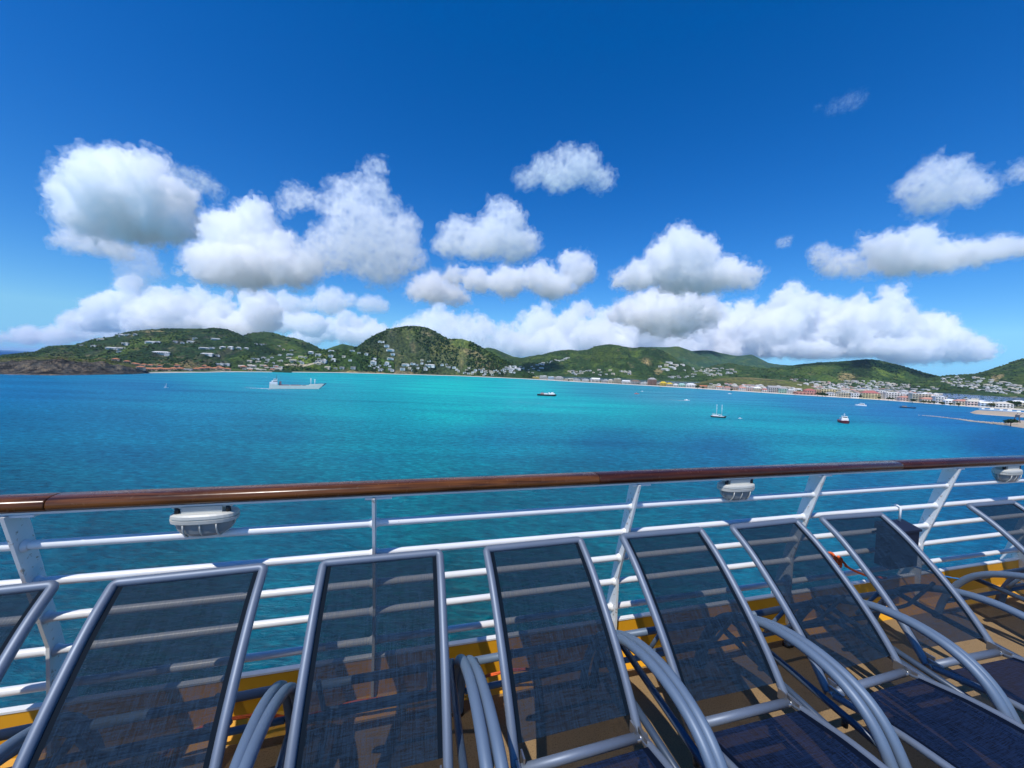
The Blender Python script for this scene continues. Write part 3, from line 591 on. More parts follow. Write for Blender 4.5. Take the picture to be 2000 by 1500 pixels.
# only the houses that show largest stay objects of their own; the others are one mass of far roofs
HS = [o for o in COL.objects if o.name.split('.')[0] == 'house' and o.type == 'MESH']
def app(o):
    xs_ = [v[0] for v in o.bound_box]; return (max(xs_) - min(xs_)) * o.scale[0] / max(1, o.location[1])
HS.sort(key=app, reverse=True)
HM = MB(); mats = []; gone = HS[292:]
for o in gone:
    me = o.data; M4 = Matrix.Translation(o.location) @ o.rotation_euler.to_matrix().to_4x4() @ Matrix.Diagonal((*o.scale, 1))
    idx = []
    for m_ in me.materials:
        if m_ not in mats: mats.append(m_)
        idx.append(mats.index(m_))
    base_ = len(HM.V); HM.V += [tuple(M4 @ v.co) for v in me.vertices]
    for p_ in me.polygons: HM.F.append(tuple(base_ + i for i in p_.vertices)); HM.M.append(idx[p_.material_index]); HM.S.append(False)
bpy.data.batch_remove(gone)
if HM.V: tag(HM.build('distant_houses', mats, None, False), kind='stuff')
# ------------------------------------------------------------------ trees and scrub
M_LEAF = simple('leaf_green', (0.035, 0.062, 0.022), 0.8, var=0.5, scale=0.6, spec=0.15)
M_LEAF2 = simple('leaf_olive', (0.085, 0.095, 0.03), 0.8, var=0.5, scale=0.6, spec=0.15)
M_BARK = simple('bark', (0.12, 0.085, 0.06), 0.9)
def crown_mesh(R, Hc, n, seed, flat=0.7, zc=None):
    rnd = random.Random(seed); V = []; Fc = []
    lobes = [(rnd.uniform(-0.5, 0.5) * R, rnd.uniform(-0.5, 0.5) * R, Hc + rnd.uniform(-0.3, 0.3) * R, R * rnd.uniform(0.4, 0.65)) for _ in range(6)]
    for i in range(n):
        l = rnd.choice(lobes); u = Vector((rnd.gauss(0, 1), rnd.gauss(0, 1), rnd.gauss(0, 1))).normalized() * l[3] * rnd.uniform(0.75, 1.05)
        p = Vector((l[0] + u.x, l[1] + u.y, l[2] + u.z * flat)); s = R * rnd.uniform(0.10, 0.2)
        a = Vector((rnd.gauss(0, 1), rnd.gauss(0, 1), rnd.gauss(0, 1))).normalized(); c_ = a.orthogonal().normalized() * s; e = a.cross(c_).normalized() * s * 0.8
        k = len(V); V += [p - c_ - e, p + c_ - e * 0.6, p + c_ * 0.8 + e, p - c_ * 0.7 + e]; Fc.append((k, k + 1, k + 2, k + 3))
    return V, Fc
def make_tree(seed, R, H, mat):
    r = empty('broad_tree'); V, Fc = crown_mesh(R, H - R * 0.6, 420, seed); mesh_obj('crown', V, Fc, mat, r)
    b = MB(); b.tube([(0, 0, -1), (0.1, 0, H * 0.3), (0.3, 0.1, H * 0.7)], [0.35, 0.28, 0.12], 7)
    b.tube([(0.1, 0, H * 0.3), (R * 0.4, 0.3, H * 0.7)], [0.2, 0.07], 6); b.tube([(0.1, 0, H * 0.3), (-R * 0.4, -0.2, H * 0.68)], [0.2, 0.07], 6); b.build('trunk', M_BARK, r)
    return r
def make_palm(seed, H):
    rnd = random.Random(seed); r = empty('palm_tree'); V = []; Fc = []
    for i in range(13):
        a = 2 * math.pi * i / 13 + rnd.uniform(-0.2, 0.2); L_ = rnd.uniform(2.6, 3.4); up_ = rnd.uniform(0.2, 1.3); prev = None
        for j in range(6):
            t = j / 5; x = L_ * t; z = H + up_ * math.sin(t * 2.2) - 1.9 * t * t; wd = 0.55 * math.sin(math.pi * (0.12 + 0.86 * t))
            p = Vector((math.cos(a) * x, math.sin(a) * x, z)); q = Vector((-math.sin(a), math.cos(a), 0)) * wd
            k = len(V); V += [p - q - Vector((0, 0, wd * 0.5)), p, p + q - Vector((0, 0, wd * 0.5))]
            if prev is not None: Fc += [(prev, prev + 1, k + 1, k), (prev + 1, prev + 2, k + 2, k + 1)]
            prev = k
    mesh_obj('crown', V, Fc, M_LEAF, r)
    b = MB(); b.tube([(0.5, 0, -1), (0.3, 0, H * 0.4), (0, 0, H)], [0.24, 0.18, 0.13], 7); b.build('trunk', M_BARK, r); return r
PT = [make_tree(1, 4.5, 7.5, M_LEAF), make_tree(2, 3.8, 6.5, M_LEAF2), make_palm(3, 7.5)]
used = [False] * 3
def put_tree(i, x, y, label, s=1.0, group='trees along the beach'):
    c = on_z(x, y, 1.6)
    o = PT[i] if not used[i] else copy_tree(PT[i]); used[i] = True
    o.location = (c[0], c[1], 1.5); o.rotation_euler = (0, 0, x * 1.7); o.scale = (s, s, s)
    tag(o, label, 'palm tree' if i == 2 else 'tree', group)
for x, y, i, s, l in [(1665,776,0,1.1,'dark round tree left of the yellow hotel'),(1679,778,0,0.9,'small dark tree close to the yellow hotel'),(1717,780,1,1.0,'olive tree at the right foot of the yellow hotel'),(1606,774,0,1.2,'dark tree right of the red beach restaurant'),(1597,773,0,1.0,'dark tree touching the red beach restaurant'),(1613,775,0,0.9,'dark tree in front of the long pale yellow building'),
   (1735,781.5,0,0.8,'dark shrub under the white balcony hotel'),(1743,782,0,0.7,'second dark shrub under the white balcony hotel'),(1782,786,0,0.9,'dark tree left of the red beach pavilion'),(1803,788,1,0.9,'olive bush left of the red pavilion roof'),(1814,788.5,1,0.8,'olive bush below the red pavilion roof'),(1824,789,1,0.9,'olive bush right of the red pavilion roof'),
   (1840,791,1,0.9,'olive bush before the white block'),(1857,792,1,0.8,'olive bush before the white roofed house'),(1872,793.5,1,1.0,'olive bush before the wide red roof'),(1936,795,1,1.2,'round olive tree left of the colonnaded building'),(1974,795,0,1.5,'big dark tree right of the colonnaded building'),(1987,794,0,1.3,'dark tree at the right edge behind the marina'),
   (1158,748,2,1.0,'palm before the white gabled hotel'),(1166,748.5,2,0.9,'second palm before the white gabled hotel'),(1186,749.5,2,0.9,'palm right of the grey beach building'),(1222,752,2,0.9,'palm right of the tall twin block'),(1246,753.5,2,1.0,'palm before the brown roofed hotel'),(1286,755.5,2,1.0,'palm between brick tower and yellow house'),
   (1362,759.5,0,1.3,'dark tree left of the brown mound'),(1372,760,0,0.9,'dark tree before the orange roof'),(1428,764,0,0.8,'dark tree between the beach houses at the mound'),(1487,768,2,1.0,'palm left of the big grey hall'),(1553,772,2,1.0,'palm at the left end of the red restaurant'),(1660,777,2,1.0,'palm left of the dark round tree'),(1110,745,0,0.9,'dark tree right of the grey roofed beach building'),(1085,744,2,1.0,'palm at the left of the lagoon front')]:
    put_tree(i, x, y, l, s)
def scrub(name, cols, n, seed, smin, smax, cuts):
    rnd = np.random.RandomState(seed)
    ico = np.array([(0, 0, 1), (0.894, 0, 0.447), (0.276, 0.851, 0.447), (-0.724, 0.526, 0.447), (-0.724, -0.526, 0.447), (0.276, -0.851, 0.447), (0.724, 0.526, -0.3), (-0.276, 0.851, -0.3), (-0.894, 0, -0.3), (-0.276, -0.851, -0.3), (0.724, -0.526, -0.3)])
    fc = np.array([(0,1,2),(0,2,3),(0,3,4),(0,4,5),(0,5,1),(1,6,2),(2,7,3),(3,8,4),(4,9,5),(5,10,1),(6,7,2),(7,8,3),(8,9,4),(9,10,5),(10,6,1)])
    P = []
    for T in cuts:
        P.append(T)
    P = np.concatenate(P); k = rnd.randint(0, len(P), n * 3); P = P[k]
    dens = fbm(P[:, 0] / 70, P[:, 1] / 70, seed, 3); P = P[dens > 0.44][:n]; n = len(P)
    s = (smin + (smax - smin) * rnd.rand(n) ** 2)[:, None, None]
    V = ico[None] * s * (0.7 + 0.6 * rnd.rand(n, 11, 1)) * np.array([1, 1, 0.8]) + P[:, None] + (rnd.rand(n, 1, 3) - 0.5) * np.array([8, 8, 0])
    V = V.reshape(-1, 3); Fq = (fc[None] + (np.arange(n) * 11)[:, None, None]).reshape(-1, 3)
    me = bpy.data.meshes.new(name); me.vertices.add(len(V)); me.vertices.foreach_set('co', V.reshape(-1).astype(np.float32))
    nf = len(Fq); me.loops.add(nf * 3); me.loops.foreach_set('vertex_index', Fq.reshape(-1).astype(np.int32))
    me.polygons.add(nf); me.polygons.foreach_set('loop_start', np.arange(0, nf * 3, 3, dtype=np.int32)); me.polygons.foreach_set('loop_total', np.full(nf, 3, dtype=np.int32))
    c_ = cols[rnd.randint(0, len(cols), n)] * (0.6 + 0.8 * rnd.rand(n, 1)); c_ = np.repeat(c_, 11, 0)
    a = me.color_attributes.new('Col', 'FLOAT_COLOR', 'POINT'); a.data.foreach_set('color', np.concatenate([c_, np.ones((len(V), 1))], 1).reshape(-1).astype(np.float32))
    me.materials.append(M_HILL); me.update(calc_edges=True)
    tag(link(bpy.data.objects.new(name, me)), kind='stuff')
def visible(T, zmin):   # the camera side of a hill, above the shore
    return T[T[:, 2] > zmin]
TN = terr_V   # 0 lowland, 1-3 far, 4 broad, 5 low slope, 6 right, 7 far right, 8 small, 9 back, 10 left, 11 saddle, 12 central, 13 mound, 14 promontory
SCC = np.array([GREEN * 0.7, DGREEN * 1.0, GREEN * 1.1, DGREEN * 0.8, LGREEN * 0.5])
scrub('hillside_scrub', SCC, 16000, 5, 1.6, 5.0, [visible(TN[10], 8), visible(TN[11], 6), visible(TN[12], 8)])
scrub('hillside_scrub', SCC, 12000, 6, 2.5, 6.5, [visible(TN[4], 8), visible(TN[6], 6), visible(TN[7], 8), visible(TN[5], 6), visible(TN[9], 8)])
tn = TN[0]; tn = tn[(tn[:, 1] > 600) & (tn[:, 1] < 2600) & (tn[:, 2] > 1.5) & (tn[:, 0] > -900)]
near = []
for T in (tn,):
    Yc = np.interp(T[:, 0] / T[:, 1] * F + 1000, [p[0] for p in CF], [p[1] for p in CF]); px_ = T[:, 0] / T[:, 1] * F + 1000
    near.append(T[(T[:, 1] > Yc + 34) & ((px_ < 1060) | (px_ > 1400))])
scrub('lowland_scrub', SCC, 2500, 8, 1.5, 3.6, near)
tt_ = TN[0]; tt_ = tt_[(tt_[:, 1] > 600) & (tt_[:, 1] < 2400) & (tt_[:, 0] > 250)]; pq = tt_[:, 0] / tt_[:, 1] * F + 1000; Yc = np.interp(pq, [p[0] for p in CF], [p[1] for p in CF])
scrub('town_greenery', SCC, 900, 18, 1.2, 3.0, [tt_[tt_[:, 1] > Yc + 30]])
scrub('headland_scrub', np.array([GREEN * 1.3, BROWN * 0.5, LGREEN * 0.5]), 1500, 7, 0.8, 2.2, [visible(TN[14], 19)])
# masts on the hill tops
for x, y, l in ((430, 641, 'thin radio mast on the top of the left hill'), (829, 637, 'thin radio mast on the top of the central hill')):
    p_ = cast(x, y + 2.5)
    if p_:
        o = empty('radio_mast', p_); b = MB(); b.tube([(0, 0, -3), (0, 0, 17)], [0.5, 0.3], 6)
        for z in (6, 11, 15): b.box((0, 0, z), (1.6, 0.3, 0.3))
        b.build('mast', cm('mast_grey', (0.35, 0.33, 0.33)), o); tag(o, l, 'mast')
# ------------------------------------------------------------------ boats
BW = cm('boat_white', (0.88, 0.87, 0.84), 0.4); BC = cm('boat_cream', (0.82, 0.78, 0.66), 0.5); BK = cm('boat_black', (0.02, 0.025, 0.03), 0.4); BR = cm('boat_maroon', (0.20, 0.035, 0.04), 0.5)
BD = cm('boat_deck_grey', (0.25, 0.24, 0.23), 0.7); BM = cm('cargo_maroon', (0.25, 0.09, 0.08), 0.7); BB = cm('boat_navy', (0.02, 0.04, 0.09), 0.4); BO = cm('buoy_red', (0.7, 0.06, 0.04), 0.5)
def hull(L_, B, fb, bow=0.25, dr=-1.0, flare=1.0, st=0.85, sheer=0.0):
    """boat hull: bow at +x"""
    b = MB(); n = 14; R = []
    for i in range(n + 1):
        t = i / n; x = -L_ / 2 + L_ * t
        s = 1.0 if t < 1 - bow else max(0.02, math.cos((t - 1 + bow) / bow * math.pi / 2) ** 0.7)
        if t < 0.1: s *= st + (1 - st) * t / 0.1
        z1 = fb + sheer * (2 * t - 1) ** 2 * (1.4 if t > 0.5 else 0.7)
        xb = x - (L_ * 0.05 * (t - 0.7) / 0.3 if t > 0.7 else 0)
        R.append([(x, -B / 2 * s, z1), (xb, -B / 2 * s * 0.88, 0.05), (xb, -B / 3 * s * 0.6, dr), (xb, B / 3 * s * 0.6, dr), (xb, B / 2 * s * 0.88, 0.05), (x, B / 2 * s, z1)])
    V = [v for r in R for v in r]; Fc = []
    for i in range(n):
        for k in range(5): Fc.append((i * 6 + k, i * 6 + k + 1, (i + 1) * 6 + k + 1, (i + 1) * 6 + k))
        Fc.append((i * 6 + 5, i * 6, (i + 1) * 6, (i + 1) * 6 + 5))
    Fc += [tuple(range(5, -1, -1)), tuple(range(n * 6, n * 6 + 6))]
    b.add(V, Fc); return b
def place(r, x, y, heading=0.0):
    """heading 0 = bow to the right across the line of sight"""
    c = on_z(x, y, 0); r.location = c; r.rotation_euler = (0, 0, math.atan2(-c[0], c[1]) + heading); return c
# landing craft
r = empty('landing_craft'); place(r, 580, 759.5, 0.0); r.scale = (0.88, 0.88, 0.88)
tag(r, 'long cream landing craft with white stern tower and raised bow ramp, moving right', 'cargo ship')
b = MB(); Lh = 74
prof = [(-37, -1.5), (-37, 7.2), (-26, 7.2), (-26, 5.8), (17, 5.8), (17, 6.8), (38.5, 8.4), (30, -0.2), (28, -1.5)]
b.prism(prof, -6.5, -6.2); b.prism(prof, 6.2, 6.5)
b.prism([(-37, -1.5), (-37, 4.2), (31.5, 4.2), (29, -1.5)], -6.2, 6.2)
b.box((-36.9, 0, 3.5), (0.3, 12.4, 3.4)); b.build('hull', BC, r)
b = MB(); b.prism([(-36.9, -1.4), (-36.9, 0.35), (29.6, 0.35), (28.2, -1.4)], -6.56, 6.56); b.build('boot_stripe', cm('rust_antifouling', (0.09, 0.06, 0.06)), r)
b = MB(); b.prism([(30.0, -0.3), (42.0, 9.0), (41.2, 9.8), (28.6, -0.3)], -4.6, 4.6); b.build('bow_ramp', BB, r)
for x0, x1, m_ in ((-25, -10, BM), (-9, 6, BM), (7, 13, BB)):
    b = MB(); b.prism([(x0, 4.15), (x1, 4.15), (x1 - 0.8, 6.3), (x0 + 0.8, 6.3)], -5.4, 5.4); b.build('hatch_cover', m_, r)
b = MB(); b.box((-31.5, 0, 8.2), (10.5, 11, 4.2)); b.box((-30.4, 0, 11.4), (7.6, 9.5, 2.6)); b.box((-29.4, 0, 13.8), (4.6, 8, 2.4)); b.box((-29.3, 0, 15.1), (5.4, 9, 0.3)); b.box((-33.8, 0, 9.8), (4.5, 10.5, 0.3))
b.build('wheelhouse', BW, r)
for z, w_ in ((14.1, 3.6), (11.7, 5.8)):
    b = MB(); b.box((-29.4, -4.03 if z > 13 else -4.78, z), (w_, 0.12, 0.9)); b.build('window', M_WIN, r)
b = MB(); b.prism([(-24.5, 5), (-21, 5), (-21.6, 12), (-24, 12)], -1.6, 1.6); b.build('funnel', cm('funnel_grey', (0.3, 0.22, 0.24)), r)
b = MB(); b.tube([(-28, 0, 15), (-27.6, 0, 22)], [0.3, 0.15], 8); b.box((-27.8, 0, 19), (0.3, 3.2, 0.2)); b.build('mast', BK, r)
for x, h_ in ((19.5, 11.5), (25.2, 10)):
    b = MB(); b.tube([(x, -3, 4.2), (x, -3, 6 + h_)], [0.45, 0.4], 8); b.box((x - 0.5, -3, 6 + h_ * 0.85), (1.4, 0.4, 0.3)); b.build('kingpost', BW, r)
# tug with barge
r = empty('work_boat'); place(r, 1068, 773.2, 0.0); tag(r, 'dark hulled work boat with white cabin at the right and crates at the left', 'boat')
hull(29, 7, 2.3, 0.12, sheer=0.5).build('hull', BK, r)
b = MB(); b.box((7, 0, 3.3), (9, 5, 1.8)); b.box((8, 0, 4.6), (3.4, 4, 1.9)); b.box((3.2, 0, 4.5), (1.6, 3, 1.6)); b.build('cabin', BW, r)
b = MB(); b.tube([(7.5, 0, 5), (7.5, 0, 9)], 0.12, 6); b.build('mast', BK, r)
b = MB(); b.box((-1.5, 0, 3.2), (5.5, 4.5, 1.7)); b.build('container', BW, r)
b = MB(); b.box((-7, 0, 3.2), (5, 4.5, 1.8)); b.build('container', cm('crate_pink', (0.5, 0.28, 0.24)), r)
b = MB(); b.box((-7, 0, 4.4), (4.4, 4, 0.6)); b.build('tarpaulin', BD, r)
# schooner
r = empty('schooner'); place(r, 1403, 815.5, 0.0); tag(r, 'black hulled two masted schooner at anchor with bare masts', 'sailing boat')
hull(13.2, 3.8, 1.3, 0.35, sheer=0.5).build('hull', BK, r)
b = MB(); b.box((-0.6, -1.9, 1.45), (11, 0.1, 0.28)); b.box((-0.6, 1.9, 1.45), (11, 0.1, 0.28)); b.box((-2.5, 0, 1.75), (5, 2.4, 0.9)); b.box((2.3, 0, 1.6), (2, 1.8, 0.6)); b.build('cabin', BW, r)
b = MB(); b.tube([(6, 0, 1.9), (9.6, 0, 2.9)], [0.13, 0.08], 8); b.build('bowsprit', BB, r)
for x in (-1.6, 2.7):
    b = MB(); b.tube([(x, 0, 1), (x - 0.15, 0, 12.6)], [0.17, 0.09], 8); b.tube([(x - 0.7, 0, 8.5), (x + 0.6, 0, 8.5)], 0.05, 6); b.build('mast', BW, r)
    b = MB(); b.tube([(x - 0.2, 0, 3.0), (x - 3.6, 0, 3.1)], 0.16, 8); b.build('boom', BC, r)
# tug seen from the bow
r = empty('tug_boat'); place(r, 1648, 826, -1.35); tag(r, 'small maroon and white tug boat seen from its bow', 'boat')
hull(15, 7.6, 2.0, 0.4, sheer=0.7).build('hull', BR, r)
b = MB(); b.box((0, 0, 3.4), (7, 5, 2.4)); b.box((0.8, 0, 5.3), (3.2, 3.8, 1.9)); b.box((0.8, 0, 6.35), (3.8, 4.4, 0.2)); b.build('cabin', BW, r)
b = MB()
b.box((2.43, 0, 5.5), (0.12, 3.2, 0.8)); b.build('window', M_WIN, r)
b = MB(); b.tube([(0.4, 0, 6), (0.4, 0, 9)], 0.1, 6); b.box((0.4, 0, 8), (0.15, 1.8, 0.12)); b.build('mast', BW, r)
b = MB(); b.box((-2.6, 1.6, 4.8), (1.1, 0.9, 2.4)); b.build('funnel', BK, r)
# white cruiser
r = empty('motor_cruiser'); place(r, 1681, 792.5, math.pi); tag(r, 'white motor cruiser heading for the yellow hotel', 'boat')
hull(14, 5, 1.7, 0.4, sheer=0.3).build('hull', BW, r)
b = MB(); b.prism([(-5, 1.6), (3.5, 1.6), (1.5, 3.4), (-4.6, 3.4)], -2, 2); b.box((-1.8, 0, 4.1), (5, 3.4, 0.25)); b.build('cabin', BW, r)
b = MB(); b.prism([(-4.2, 2.2), (2.5, 2.2), (1.8, 3.0), (-4.2, 3.0)], -2.04, 2.04); b.build('window', M_WIN, r)
# dark boat
r = empty('fishing_boat'); place(r, 1773, 797, 0.12); tag(r, 'low dark fishing boat off the white hotels', 'boat')
hull(18, 4.6, 1.5, 0.3, sheer=0.4).build('hull', BB, r)
b = MB(); b.box((-3.8, 0, 2.3), (5, 3, 1.6)); b.build('cabin', BD, r)
b = MB(); b.tube([(3.5, 0, 1.2), (3.5, 0, 4)], 0.12, 6); b.tube([(3.5, 0, 3.6), (7, 0, 2.4)], 0.1, 6); b.build('derrick', BK, r)
# small craft
def small(name, x, y, head, L_, label, m1=BW, m2=BW, sail=False):
    r = empty(name); place(r, x, y, head); tag(r, label, 'boat'); hull(L_, L_ * 0.32, L_ * 0.09, 0.45, -0.4).build('hull', m1, r)
    b = MB(); b.box((-L_ * 0.1, 0, L_ * 0.15), (L_ * 0.3, L_ * 0.22, L_ * 0.14), taper=0.8); b.build('cabin', m2, r)
    if sail:
        b = MB(); b.tube([(0.3, 0, 0.3), (0.3, 0, L_ * 1.25)], 0.06, 6); b.build('mast', BW, r)
        b = MB(); b.add([(0.15, 0, 0.9), (0.15, 0, L_ * 1.2), (-L_ * 0.45, 0.25, 0.9), (0.15, 0.05, 0.9), (0.15, 0.05, L_ * 1.2), (-L_ * 0.45, 0.30, 0.9)], [(0, 1, 2), (5, 4, 3), (0, 2, 5, 3), (1, 0, 3, 4), (2, 1, 4, 5)]); b.build('sail', BW, r)
small('sailing_dinghy', 325, 757.5, 0.5, 4.6, 'tiny white sailing boat alone on the left of the bay', sail=True)
small('speedboat', 1342, 782, 0.0, 8, 'white speedboat at the head of the long curved wake')
small('speedboat', 1426, 769.5, 0.3, 8, 'white speedboat near the beach before the orange roofs')
small('dinghy', 1446, 817.5, 0.4, 3.5, 'tiny pale dinghy right of the schooner')
small('water_taxi', 1244, 769.5, 0.1, 9, 'small red water taxi in the middle of the bay', BO, cm('taxi_pink', (0.6, 0.3, 0.25)))
small('launch', 1291, 757.5, 0.0, 9, 'small dark launch close to the beach below the yellow roofs', BB, BD)
small('speedboat', 1254, 764.5, math.pi, 5, 'tiny white speedboat ahead of the straight wake left of the water taxi')
# wakes
m, nt = mat_new('foam'); tc = N(nt, 'ShaderNodeTexCoord'); n1 = noise_tex(nt, 0.5, 4, 0.7, tc.outputs['Object'])
p = N(nt, 'ShaderNodeBsdfPrincipled'); p.inputs['Base Color'].default_value = (0.75, 0.8, 0.8, 1); p.inputs['Roughness'].default_value = 0.7
tr = N(nt, 'ShaderNodeBsdfTransparent'); mx = N(nt, 'ShaderNodeMixShader'); oo = N(nt, 'ShaderNodeOutputMaterial'); at = N(nt, 'ShaderNodeVertexColor', layer_name='Col')
mr = N(nt, 'ShaderNodeMapRange'); mr.inputs[1].default_value = 0.35; mr.inputs[2].default_value = 0.6; L(nt, n1.outputs[0], mr.inputs[0])
sp_ = N(nt, 'ShaderNodeSeparateColor'); L(nt, at.outputs[0], sp_.inputs[0])
L(nt, mth(nt, 'MULTIPLY', mr.outputs[0], sp_.outputs[0]), mx.inputs[0]); L(nt, tr.outputs[0], mx.inputs[1]); L(nt, p.outputs[0], mx.inputs[2]); L(nt, mx.outputs[0], oo.inputs[0])
M_FOAM = m
def wake(pts, w0, w1, a0, a1):
    P = []; Cc = []; n = 30; xs = np.linspace(0, 1, n); px_ = np.interp(xs, np.linspace(0, 1, len(pts)), [p[0] for p in pts]); py_ = np.interp(xs, np.linspace(0, 1, len(pts)), [p[1] for p in pts])
    for j, s in enumerate((-1, 0, 1)):
        row = []; cr = []
        for i in range(n):
            c = on_z(px_[i], py_[i], 0.06); w_ = w0 + (w1 - w0) * xs[i]
            row.append((c[0], c[1] - s * w_, 0.06 if s else 0.12)); a = (a0 + (a1 - a0) * xs[i]) * (1.0 if s == 0 else 0.0); cr.append((a, a, a))
        P.append(row); Cc.append(cr)
    grid_mesh('wake', np.array(P), M_FOAM, np.array(Cc), kind='stuff')
wake([(1344, 782.5), (1325, 782), (1305, 780.3), (1288, 777.5), (1270, 774)], 5, 3, 1.0, 0.25)
wake([(1255, 764.5), (1290, 766.5), (1320, 767.8), (1352, 769.5)], 3, 3, 1.0, 0.1)
wake([(1427, 769.5), (1420, 766.5), (1412, 764)], 4, 3, 0.8, 0.1)
wake([(530, 759.5), (512, 758.6), (495, 758), (478, 757)], 9, 7, 1.0, 0.3)
wake([(525, 761), (545, 762), (575, 763.2), (600, 764.3)], 4, 2, 0.7, 0.2)
wake([(512, 736.5), (525, 736.7), (550, 737.2), (580, 737)], 5, 3, 0.9, 0.1)
wake([(737, 733.9), (752, 734.2), (770, 734.6)], 3, 2, 0.8, 0.2)
wake([(733, 740), (745, 740.6), (765, 741)], 4, 3, 0.8, 0.2)
wake([(1228, 752.8), (1255, 755), (1284, 757.8)], 2.5, 2, 0.7, 0.1)
wake([(1674, 793), (1640, 792.2), (1600, 791.5)], 4, 3, 0.6, 0.1)
wake([(1000, 784.5), (1040, 787), (1080, 790), (1150, 797)], 3, 4, 0.35, 0.1)
# surf at the foot of the cliffs and the shore
for a, c_ in (((0, 731.3), (60, 732.8)), ((90, 733.1), (250, 731.3)), ((260, 731), (290, 729.2))):
    xs_ = np.linspace(a[0], c_[0], 12); wake([(x, np.interp(x, [p[0] for p in COAST], [p[1] for p in COAST]) + 0.6 + 0.3 * math.sin(x)) for x in xs_], 4, 4, 0.55, 0.55)
# ------------------------------------------------------------------ breakwaters
M_ROCK = simple('breakwater_rock', (0.40, 0.34, 0.26), 0.9, var=0.35, scale=0.4, bump=0.5)
def rocks(name, pts, n, s0, s1, w0, w1, seed, hz=1.0):
    rnd = random.Random(seed); b = MB()
    P = [on_z(x, y, 0) for x, y in pts]; seg = np.linspace(0, 1, len(P))
    ico = [(0, 0, 1), (0.894, 0, 0.447), (0.276, 0.851, 0.447), (-0.724, 0.526, 0.447), (-0.724, -0.526, 0.447), (0.276, -0.851, 0.447), (0.724, 0.526, -0.447), (-0.276, 0.851, -0.447), (-0.894, 0, -0.447), (-0.276, -0.851, -0.447), (0.724, -0.526, -0.447), (0, 0, -1)]
    fc = [(0,1,2),(0,2,3),(0,3,4),(0,4,5),(0,5,1),(1,6,2),(2,7,3),(3,8,4),(4,9,5),(5,10,1),(6,7,2),(7,8,3),(8,9,4),(9,10,5),(10,6,1),(6,11,7),(7,11,8),(8,11,9),(9,11,10),(10,11,6)]
    for i in range(n):
        t = rnd.random() ** 0.8; c = np.array([np.interp(t, seg, [p[k] for p in P]) for k in range(3)]); w_ = w0 + (w1 - w0) * t
        q = rnd.uniform(-1, 1); s = (s0 + (s1 - s0) * t) * rnd.uniform(0.5, 1.2)
        c = c + np.array([rnd.uniform(-1, 1), q * w_, (1 - abs(q)) * hz * t + 0.1])
        b.add([(c[0] + v[0] * s * rnd.uniform(0.7, 1.3), c[1] + v[1] * s * rnd.uniform(0.7, 1.3), c[2] + v[2] * s * 0.8 * rnd.uniform(0.7, 1.3)) for v in ico], fc)
    o = mesh_obj(name, b.V, b.F, M_ROCK); tag(o, kind='stuff')
rocks('breakwater_rocks', [(1795, 811), (1830, 814), (1870, 819), (1900, 823.5)], 260, 0.5, 1.0, 1.0, 2.5, 1, 0.6)
rocks('breakwater_rocks', [(1895, 823), (1930, 827), (1965, 830.5), (2010, 836), (2060, 842)], 900, 1.0, 1.7, 3.0, 10.0, 2, 3.0)
M_EARTH = simple('spit_earth', (0.42, 0.34, 0.24), 0.95, var=0.25, scale=0.15)
def mound(name, pts, top, mat):
    P = [np.array(on_z(x, y, 0)) for x, y in pts]; c = sum(P) / len(P); V = [tuple(p - np.array([0, 0, 1.0])) for p in P] + [tuple(c + (p - c) * 0.86 + np.array([0, 0, top])) for p in P]; n = len(P)
    b = MB(); b.add(V, [(i, (i + 1) % n, n + (i + 1) % n, n + i) for i in range(n)] + [tuple(range(n, 2 * n))]); o = b.build(name, mat); tag(o, kind='structure')
mound('spit', [(1890, 805.5), (1900, 802), (1940, 804), (2010, 808), (2080, 812), (2080, 820), (2000, 815.5), (1940, 811.5), (1900, 808.5)], 1.6, M_EARTH)
mound('quay', [(1955, 829), (1975, 823), (2010, 825), (2100, 829), (2100, 844), (2000, 836.5), (1970, 832)], 2.2, M_EARTH)
c = on_z(1974, 831, 2.0); o = PT[0] if not used[0] else copy_tree(PT[0]); o.location = (c[0], c[1], 2.0); o.scale = (0.95, 0.95, 0.8); tag(o, 'dark bushy tree alone on the rocky breakwater', 'tree')
# moored boats in the marina
for i, (x, y, l_) in enumerate(((1922, 800, 11), (1940, 801.3, 14), (1958, 802.6, 12), (1975, 804.2, 15), (1992, 806, 13))):
    small('moored_boat', x, y, 0.05 * i, l_, ['leftmost white boat moored behind the brown spit', 'second white boat from the left behind the brown spit', 'middle white boat moored behind the brown spit', 'second white boat from the right behind the brown spit', 'rightmost white boat moored behind the brown spit'][i])
# harbour crane
r = empty('harbour_crane'); c = on_z(1986, 825, 2.2); r.location = c; r.rotation_euler = (0, 0, -0.8); tag(r, 'dark grey harbour crane standing on the quay at the right edge', 'crane')
MG = cm('crane_grey', (0.07, 0.09, 0.12), 0.5)
b = MB()
for x in (-1.6, 1.6):
    for y in (-1.6, 1.6): b.tube([(x * 1.3, y * 1.3, -1), (x * 0.8, y * 0.8, 5.5)], 0.22, 6)
b.box((0, 0, 2.4), (3.8, 0.2, 0.2)); b.box((0, 0, 5.6), (3.2, 3.2, 0.4)); b.build('crane_tower', MG, r)
b = MB(); b.box((0, 0, 6.8), (2.8, 2.4, 2.2)); b.build('crane_cab', MG, r)
b = MB(); b.tube([(0.6, 0, 6.5), (3.2, 0, 10)], 0.2, 6); b.tube([(-0.8, 0, 7.8), (0.2, 0, 10.2)], 0.2, 6); b.tube([(0.2, 0, 10.2), (3.2, 0, 10)], 0.1, 6); b.build('crane_jib', MG, r)
